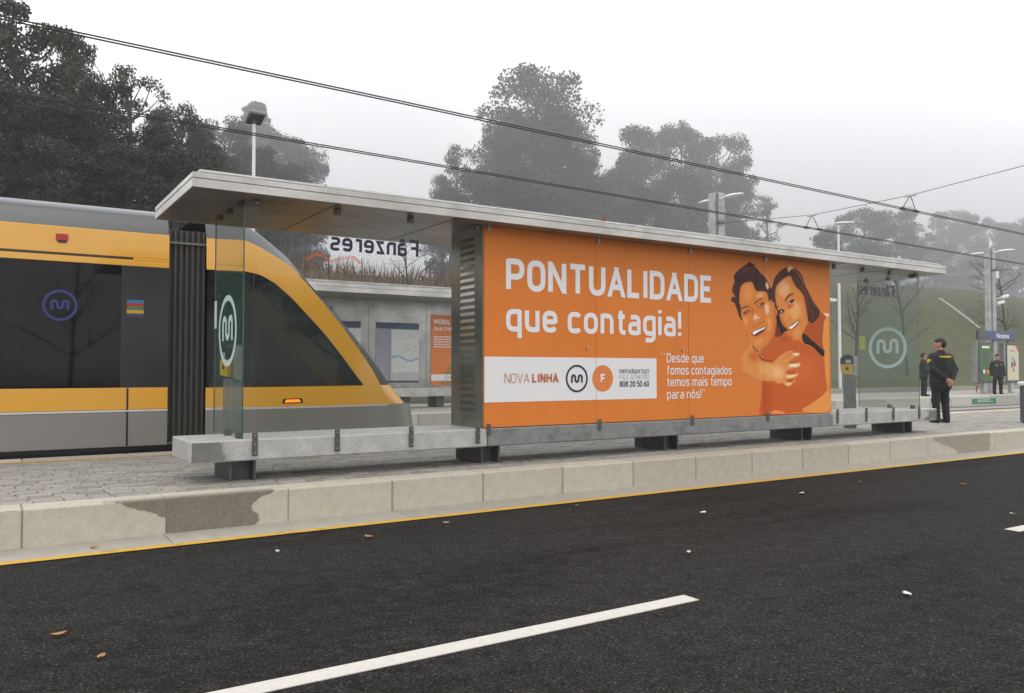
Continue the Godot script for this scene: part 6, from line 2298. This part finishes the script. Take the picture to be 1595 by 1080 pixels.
# x, z, foot, height, width, kind, name of the place in the picture
const TREES := [
	[-1.6, -50, 6.5, 13.2, 6.2, 0, "dark tree at the left picture edge, mostly outside the view", "trees of the dark wood at the left"],
	[1.4, -50, 6.5, 14.3, 6.4, 0, "tallest dark tree at the far left edge of the picture", "trees of the dark wood at the left"],
	[3.5, -48, 6.4, 12.9, 3.4, 0, "dark tree with a small airy top right of the tallest one at far left", "trees of the dark wood at the left"],
	[4.5, -46, 6.3, 10.1, 4.3, 3, "dense dark bushy tree low in the wood above the tram roof, seventh from left", "trees of the dark wood at the left"],
	[1.9, -45, 6.2, 9.0, 5.4, 3, "dense dark bushy tree low in the wood above the tram roof, fourth from left", "trees of the dark wood at the left"],
	[-0.1, -45, 6.2, 8.9, 5.2, 3, "dense dark bushy tree low in the wood above the tram roof, second from left", "trees of the dark wood at the left"],
	[6.3, -47, 6.3, 11.7, 4.4, 2, "slender tree with an airy crown and a visible pale trunk in the left wood", "trees of the dark wood at the left"],
	[8.7, -47, 6.3, 9.9, 4.3, 0, "dark round tree at the right end of the near left wood", "trees of the dark wood at the left"],
	[7.1, -45, 6.2, 8.0, 3.8, 3, "dense dark bushy tree low in the wood above the tram roof, tenth from left", "trees of the dark wood at the left"],
	[10.2, -48, 6.4, 8.9, 3.2, 3, "dense dark bushy tree low in the wood above the tram roof, thirteenth from left", "trees of the dark wood at the left"],
	[2.9, -43, 6.1, 6.0, 5.2, 3, "dense dark bushy tree low in the wood above the tram roof, fifth from left", "trees of the dark wood at the left"],
	[5.4, -43, 6.1, 6.1, 4.9, 3, "dense dark bushy tree low in the wood above the tram roof, eighth from left", "trees of the dark wood at the left"],
	[8.5, -44, 6.2, 6.7, 4.3, 3, "dense dark bushy tree low in the wood above the tram roof, eleventh from left", "trees of the dark wood at the left"],
	[19.6, -72, 7.8, 17.9, 10.2, 4, "pale pointed conifer fading in fog behind the lamp post", "hazy trees right of the left wood"],
	[14.2, -60, 7.1, 12.4, 5.4, 0, "hazy tree between the left wood and the pointed conifer", "hazy trees right of the left wood"],
	[20.2, -66, 7.5, 13.8, 6.2, 0, "hazy tree right of the pointed conifer", "hazy trees right of the left wood"],
	[22.4, -66, 7.5, 12.8, 4.9, 3, "low bushy tree fading in fog behind the shelter roof corner, fifth from left", "hazy trees right of the left wood"],
	[15.4, -56, 6.9, 10.0, 5.7, 3, "low bushy tree fading in fog behind the shelter roof corner, third from left", "hazy trees right of the left wood"],
	[11.9, -52, 6.6, 8.4, 4.7, 3, "low bushy tree fading in fog behind the shelter roof corner, leftmost", "hazy trees right of the left wood"],
	[18.5, -58, 7.0, 9.7, 4.8, 3, "low bushy tree fading in fog behind the shelter roof corner, fourth from left", "hazy trees right of the left wood"],
	[40.2, -58, 8.7, 19.3, 10.4, 1, "tall full tree rising highest above the middle of the shelter", "trees behind the middle of the shelter"],
	[36.0, -58, 8.1, 14.6, 4.3, 0, "thin topped tree touching the left side of the tallest middle tree", "trees behind the middle of the shelter"],
	[33.4, -60, 7.9, 13.2, 4.1, 2, "hazy loose tree at the left end of the middle group", "trees behind the middle of the shelter"],
	[32.9, -62, 8.0, 10.5, 3.3, 3, "low bushy tree filling the wood behind the shelter roof, leftmost", "trees behind the middle of the shelter"],
	[41.6, -56, 8.7, 11.9, 6.6, 3, "low bushy tree filling the wood behind the shelter roof, sixth from left", "trees behind the middle of the shelter"],
	[35.0, -54, 7.8, 9.9, 6.1, 3, "low bushy tree filling the wood behind the shelter roof, fourth from left", "trees behind the middle of the shelter"],
	[32.6, -56, 7.6, 9.9, 5.1, 3, "low bushy tree filling the wood behind the shelter roof, third from left", "trees behind the middle of the shelter"],
	[44.7, -56, 8.9, 10.2, 5.1, 3, "low bushy tree filling the wood behind the shelter roof, seventh from left", "trees behind the middle of the shelter"],
	[54.0, -60, 9.1, 16.4, 7.0, 0, "left of three round crowns right of the tallest middle tree", "trees behind the middle of the shelter"],
	[59.0, -60, 9.1, 18.1, 6.5, 1, "middle of three round crowns right of the tallest middle tree", "trees behind the middle of the shelter"],
	[64.6, -60, 9.1, 17.4, 7.1, 0, "right of three round crowns above the poster couple", "trees behind the middle of the shelter"],
	[49.8, -58, 9.0, 12.7, 4.8, 3, "low bushy tree filling the wood behind the shelter roof, ninth from left", "trees behind the middle of the shelter"],
	[55.2, -56, 8.9, 11.9, 7.9, 3, "low bushy tree filling the wood behind the shelter roof, eleventh from left", "trees behind the middle of the shelter"],
	[64.5, -58, 9.0, 14.2, 5.3, 3, "low bushy tree filling the wood behind the shelter roof, thirteenth from left", "trees behind the middle of the shelter"],
	[69.4, -58, 9.0, 11.4, 4.8, 2, "low loose tree right of the lamp mast above the poster", "trees behind the middle of the shelter"],
	[48.6, -54, 8.8, 9.0, 5.7, 3, "low bushy tree filling the wood behind the shelter roof, tenth from left", "trees behind the middle of the shelter"],
	[71.9, -52, 8.6, 7.5, 5.2, 3, "low misty bushy tree on the bank at the right, leftmost", "misty trees at the right"],
	[82.4, -55, 8.8, 11.1, 7.2, 0, "misty round tree above the right glass end of the shelter", "misty trees at the right"],
	[90.2, -56, 8.9, 11.7, 6.8, 0, "misty tree with gaps right above the shelter roof end", "misty trees at the right"],
	[94.8, -56, 8.9, 10.1, 4.7, 2, "small misty tree at the right end of the shelter roof", "misty trees at the right"],
	[120.2, -66, 9.5, 16.4, 6.7, 1, "palest tree in the fog near the right edge", "misty trees at the right"],
	[120.6, -62, 9.2, 15.0, 6.5, 0, "pale tree beside the camera mast at the right", "misty trees at the right"],
	[125.5, -60, 9.1, 14.1, 7.5, 0, "misty tree behind the camera mast at the right edge", "misty trees at the right"],
	[125.9, -58, 9.0, 13.3, 8.3, 3, "low misty bushy tree on the bank at the right, fifth from left", "misty trees at the right"],
	[106.0, -60, 9.1, 9.2, 7.7, 3, "low misty bushy tree on the bank at the right, third from left", "misty trees at the right"],
	[109.2, -55, 8.8, 8.2, 7.5, 3, "low misty bushy tree on the bank at the right, fourth from left", "misty trees at the right"],
	[75.4, -50, 8.5, 5.8, 5.9, 3, "low misty bushy tree on the bank at the right, second from left", "misty trees at the right"],
	[142.9, -62, 9.2, 17.6, 11.3, 0, "misty tree just outside the right edge", "misty trees at the right"],
	[1.0, -52, 6.6, 9.1, 8.2, 3, "dense dark bushy tree low in the wood above the tram roof, third from left", "trees of the dark wood at the left"],
	[4.6, -53, 6.7, 9.2, 8.1, 3, "dense dark bushy tree low in the wood above the tram roof, sixth from left", "trees of the dark wood at the left"],
	[8.0, -53, 6.7, 8.6, 7.9, 3, "dense dark bushy tree low in the wood above the tram roof, ninth from left", "trees of the dark wood at the left"],
	[11.4, -55, 6.8, 8.6, 6.6, 3, "dense dark bushy tree low in the wood above the tram roof, twelfth from left", "trees of the dark wood at the left"],
	[-1.2, -50, 6.5, 7.9, 7.6, 3, "dense dark bushy tree low in the wood above the tram roof, leftmost", "trees of the dark wood at the left"],
	[15.6, -60, 7.1, 9.6, 7.3, 3, "low bushy tree fading in fog behind the shelter roof corner, second from left", "hazy trees right of the left wood"],
	[42.4, -60, 9.0, 9.2, 9.3, 3, "low bushy tree filling the wood behind the shelter roof, fifth from left", "trees behind the middle of the shelter"],
	[49.9, -60, 9.1, 9.3, 9.2, 3, "low bushy tree filling the wood behind the shelter roof, eighth from left", "trees behind the middle of the shelter"],
	[64.9, -62, 9.2, 11.4, 10.4, 3, "low bushy tree filling the wood behind the shelter roof, twelfth from left", "trees behind the middle of the shelter"],
	[32.5, -60, 7.8, 9.1, 5.4, 3, "low bushy tree filling the wood behind the shelter roof, second from left", "trees behind the middle of the shelter"],
	[39.2, -60, 8.7, 16.2, 7.4, 1, "second tall tree tucked behind the left of the tallest middle tree", "trees behind the middle of the shelter"],
	[44.9, -60, 9.1, 16.2, 6.5, 0, "round tree tucked behind the right of the tallest middle tree", "trees behind the middle of the shelter"],
	[14, 19, 0.0, 11, 9, 0, "dark broad tree across the road behind the photographer", "trees behind the photographer"],
	[24, 20, 0.0, 10, 9, 3, "dark bushy tree across the road behind the photographer", "trees behind the photographer"],
]

func build_trees() -> void:
	var protos := []
	for k in 5:
		protos.append([leafy(k, 100 + k), leafy(k, 200 + k)])
	rng.seed = 61
	var names := ["broadleaf_tree", "tall_broadleaf_tree", "slender_tree", "bushy_tree", "conifer_tree"]
	var i := 0
	for t in TREES:
		var p: Node3D = protos[t[5]][i % 2]
		var s: float = t[4] / (2.0 * p.get_meta("radius")) * 1.2
		var o: Node3D = p.duplicate()
		o.name = numbered(names[t[5]])
		add_child(o, true)
		o.remove_meta("radius")
		o.position = Vector3(t[0], t[2], t[1])
		o.rotation.y = rng.randf() * TAU
		o.scale = Vector3(s, t[3] / 10.0, s)
		tag(o, t[6], "tree", t[7])
		i += 1
	for pr in protos:
		for q in pr:
			q.free()
	bare_tree(Vector3(37.4, bank_y(37.4, -25.5), -25.5), 6.2, 5, "bare young tree on the bank, seen left of the frosted ring emblem")
	bare_tree(Vector3(42.0, bank_y(42.0, -25.5), -25.5), 5.6, 6, "bare young tree on the bank, seen right of the frosted ring emblem")
	bare_tree(Vector3(53.4, bank_y(53.4, -25.8), -25.8), 6.8, 7, "bare young tree on the bank behind the cream poster")
	bare_tree(Vector3(13.8, bank_y(13.8, -28.5), -28.5), 4.2, 8, "thin forked bare tree above the far shelter roof")
	bare_tree(Vector3(2.2, 0.1, 4.6), 5.6, 9, "bare street tree behind the photographer, mirrored in the tram window")
	bare_tree(Vector3(9.5, 0.1, 4.6), 5.8, 10, "bare street tree behind the photographer, mirrored in the shelter glass")

func build_litter() -> void:
	rng.seed = 17
	var spots := [[1.93, -6.35, 0], [2.75, -6.5, 1], [0.35, -5.0, 1], [0.5, -4.5, 1], [4.6, -4.6, 0], [6.0, -5.8, 0], [7.9, -6.1, 0], [9.3, -6.3, 1], [3.6, -6.7, 0], [8.5, -4.1, 0], [10.2, -5.5, 1], [4.9, -3.0, 0], [0.75, -7.3, 1], [5.2, -6.8, 1]]
	for s in spots:
		var mb := MB.new()
		mb.xf = Transform3D(Basis(Vector3.UP, rng.randf() * TAU), Vector3(s[0], 0.006, s[1]))
		var l := rng.randf_range(0.025, 0.05)
		var rows := []
		for j in 3:
			var row := []
			for i in 5:
				var u := -1.0 + i * 0.5
				var wv := l * 0.55 * sqrt(1.0 - u * u * 0.95)
				row.append(Vector3(u * l, 0.004 + 0.01 * absf(j - 1.0) + 0.006 * u * u, (j - 1.0) * wv))
			rows.append(row)
		mb.grid(rows, Vector3.UP)
		var o := obj("fallen_leaf" if s[2] else "paper_scrap", mb, M.dead_leaf if s[2] else M.litter)
		if s[2]:
			tag(o, "small dry brown leaf lying on the asphalt", "leaf", "dry leaves on the road")
		else:
			tag(o, "tiny pale scrap of litter on the asphalt", "litter", "litter scraps on the road")

func build_roof_leaf() -> void:
	var mb := MB.new()
	mb.xf = Transform3D(Basis(Vector3.UP, 0.5), Vector3(6.62, 3.3345, -8.09))
	var rows := []
	for j in 3:
		var row := []
		for i in 5:
			var u := -1.0 + i * 0.5
			row.append(Vector3(u * 0.06, 0.004 + 0.02 * absf(j - 1.0) + 0.015 * u * u, (j - 1.0) * 0.035 * sqrt(1.0 - u * u * 0.9)))
		rows.append(row)
	mb.grid(rows, Vector3.UP)
	tag(obj("fallen_leaf", mb, M.net), "bright orange leaf lying on the edge of the shelter roof", "leaf")

# ------------------------------------------------------------------
func _ready() -> void:
	# camera
	var cam := Camera3D.new()
	cam.name = "camera"
	cam.fov = 46.06
	cam.near = 0.05
	cam.far = 1000.0
	cam.position = Vector3(0, 1.42, 0)
	cam.rotation_order = EULER_ORDER_YXZ
	cam.rotation = Vector3(deg_to_rad(1.7), deg_to_rad(-32.85), 0)
	add_child(cam)
	cam.current = true
	# fog-white sky, weak soft sun
	var env := Environment.new()
	env.background_mode = Environment.BG_SKY
	var sk := ProceduralSkyMaterial.new()
	sk.sky_top_color = lin(0.985, 0.99, 1.0)
	sk.sky_horizon_color = lin(0.70, 0.71, 0.722)
	sk.sky_curve = 0.6
	sk.ground_horizon_color = lin(0.5, 0.5, 0.5)
	sk.ground_bottom_color = lin(0.25, 0.25, 0.25)
	sk.sun_angle_max = 0.0
	var sky := Sky.new()
	sky.sky_material = sk
	env.sky = sky
	env.background_energy_multiplier = 2.12
	env.tonemap_mode = Environment.TONE_MAPPER_LINEAR
	env.tonemap_exposure = 1.0
	env.fog_enabled = true
	env.fog_density = 0.0012
	env.fog_light_color = Color(0.97, 0.98, 1.0)
	env.volumetric_fog_enabled = true
	env.volumetric_fog_density = 0.0
	env.sdfgi_enabled = true
	env.ssao_enabled = true
	env.ssil_enabled = true
	var we := WorldEnvironment.new()
	we.name = "world_environment"
	we.environment = env
	add_child(we)
	var sun := DirectionalLight3D.new()
	sun.name = "sun"
	sun.light_energy = 0.33
	sun.light_color = Color(1.0, 0.97, 0.93)
	sun.light_angular_distance = 40.0
	sun.shadow_enabled = true
	sun.rotation = Vector3(deg_to_rad(-62), deg_to_rad(-20), 0)
	add_child(sun)
	# a thicker bank of fog lies over the wood behind and to the right
	for b in [
		[Vector3(88, 15, -74), Vector3(196, 46, 104), 0.0125, "pale bank of fog over the wood behind and to the right"],
		[Vector3(20, 17, -64), Vector3(36, 34, 12), 0.018, "wisp of fog in front of the pointed conifer"],
	]:
		var fv := FogVolume.new()
		fv.name = numbered("fog_bank")
		fv.shape = RenderingServer.FOG_VOLUME_SHAPE_ELLIPSOID
		fv.position = b[0]
		fv.size = b[1]
		var fm := FogMaterial.new()
		fm.density = b[2]
		fm.albedo = Color(0.97, 0.98, 1.0)
		fv.material = fm
		add_child(fv)
		tag(fv, b[3], "fog", "", "stuff")
	var t0 := Time.get_ticks_msec()
	make_materials()
	print("materials ", Time.get_ticks_msec() - t0)
	build_road()
	build_kerb()
	build_platform()
	build_tracks()
	build_bank()
	print("setting ", Time.get_ticks_msec() - t0)
	build_shelter()
	print("shelter ", Time.get_ticks_msec() - t0)
	build_tram()
	build_far_shelter()
	build_line_side()
	print("line ", Time.get_ticks_msec() - t0)
	guard(Vector3(17.15, PY, -9.68), -0.35, 0.85, 0, 0.014, "guard in dark uniform with hands clasped behind the back, nearest the shelter")
	guard(Vector3(32.95, FY, -19.3), -2.3, 0.2, 1, 0.02, "guard in dark uniform on the far platform, in profile beside the glass edge")
	guard(Vector3(38.4, FY, -19.05), 2.45, 0.0, 2, 0.02, "guard in dark uniform facing the camera between the two poster stands")
	print("people ", Time.get_ticks_msec() - t0)
	build_trees()
	build_litter()
	build_roof_leaf()
	print("trees ", Time.get_ticks_msec() - t0)
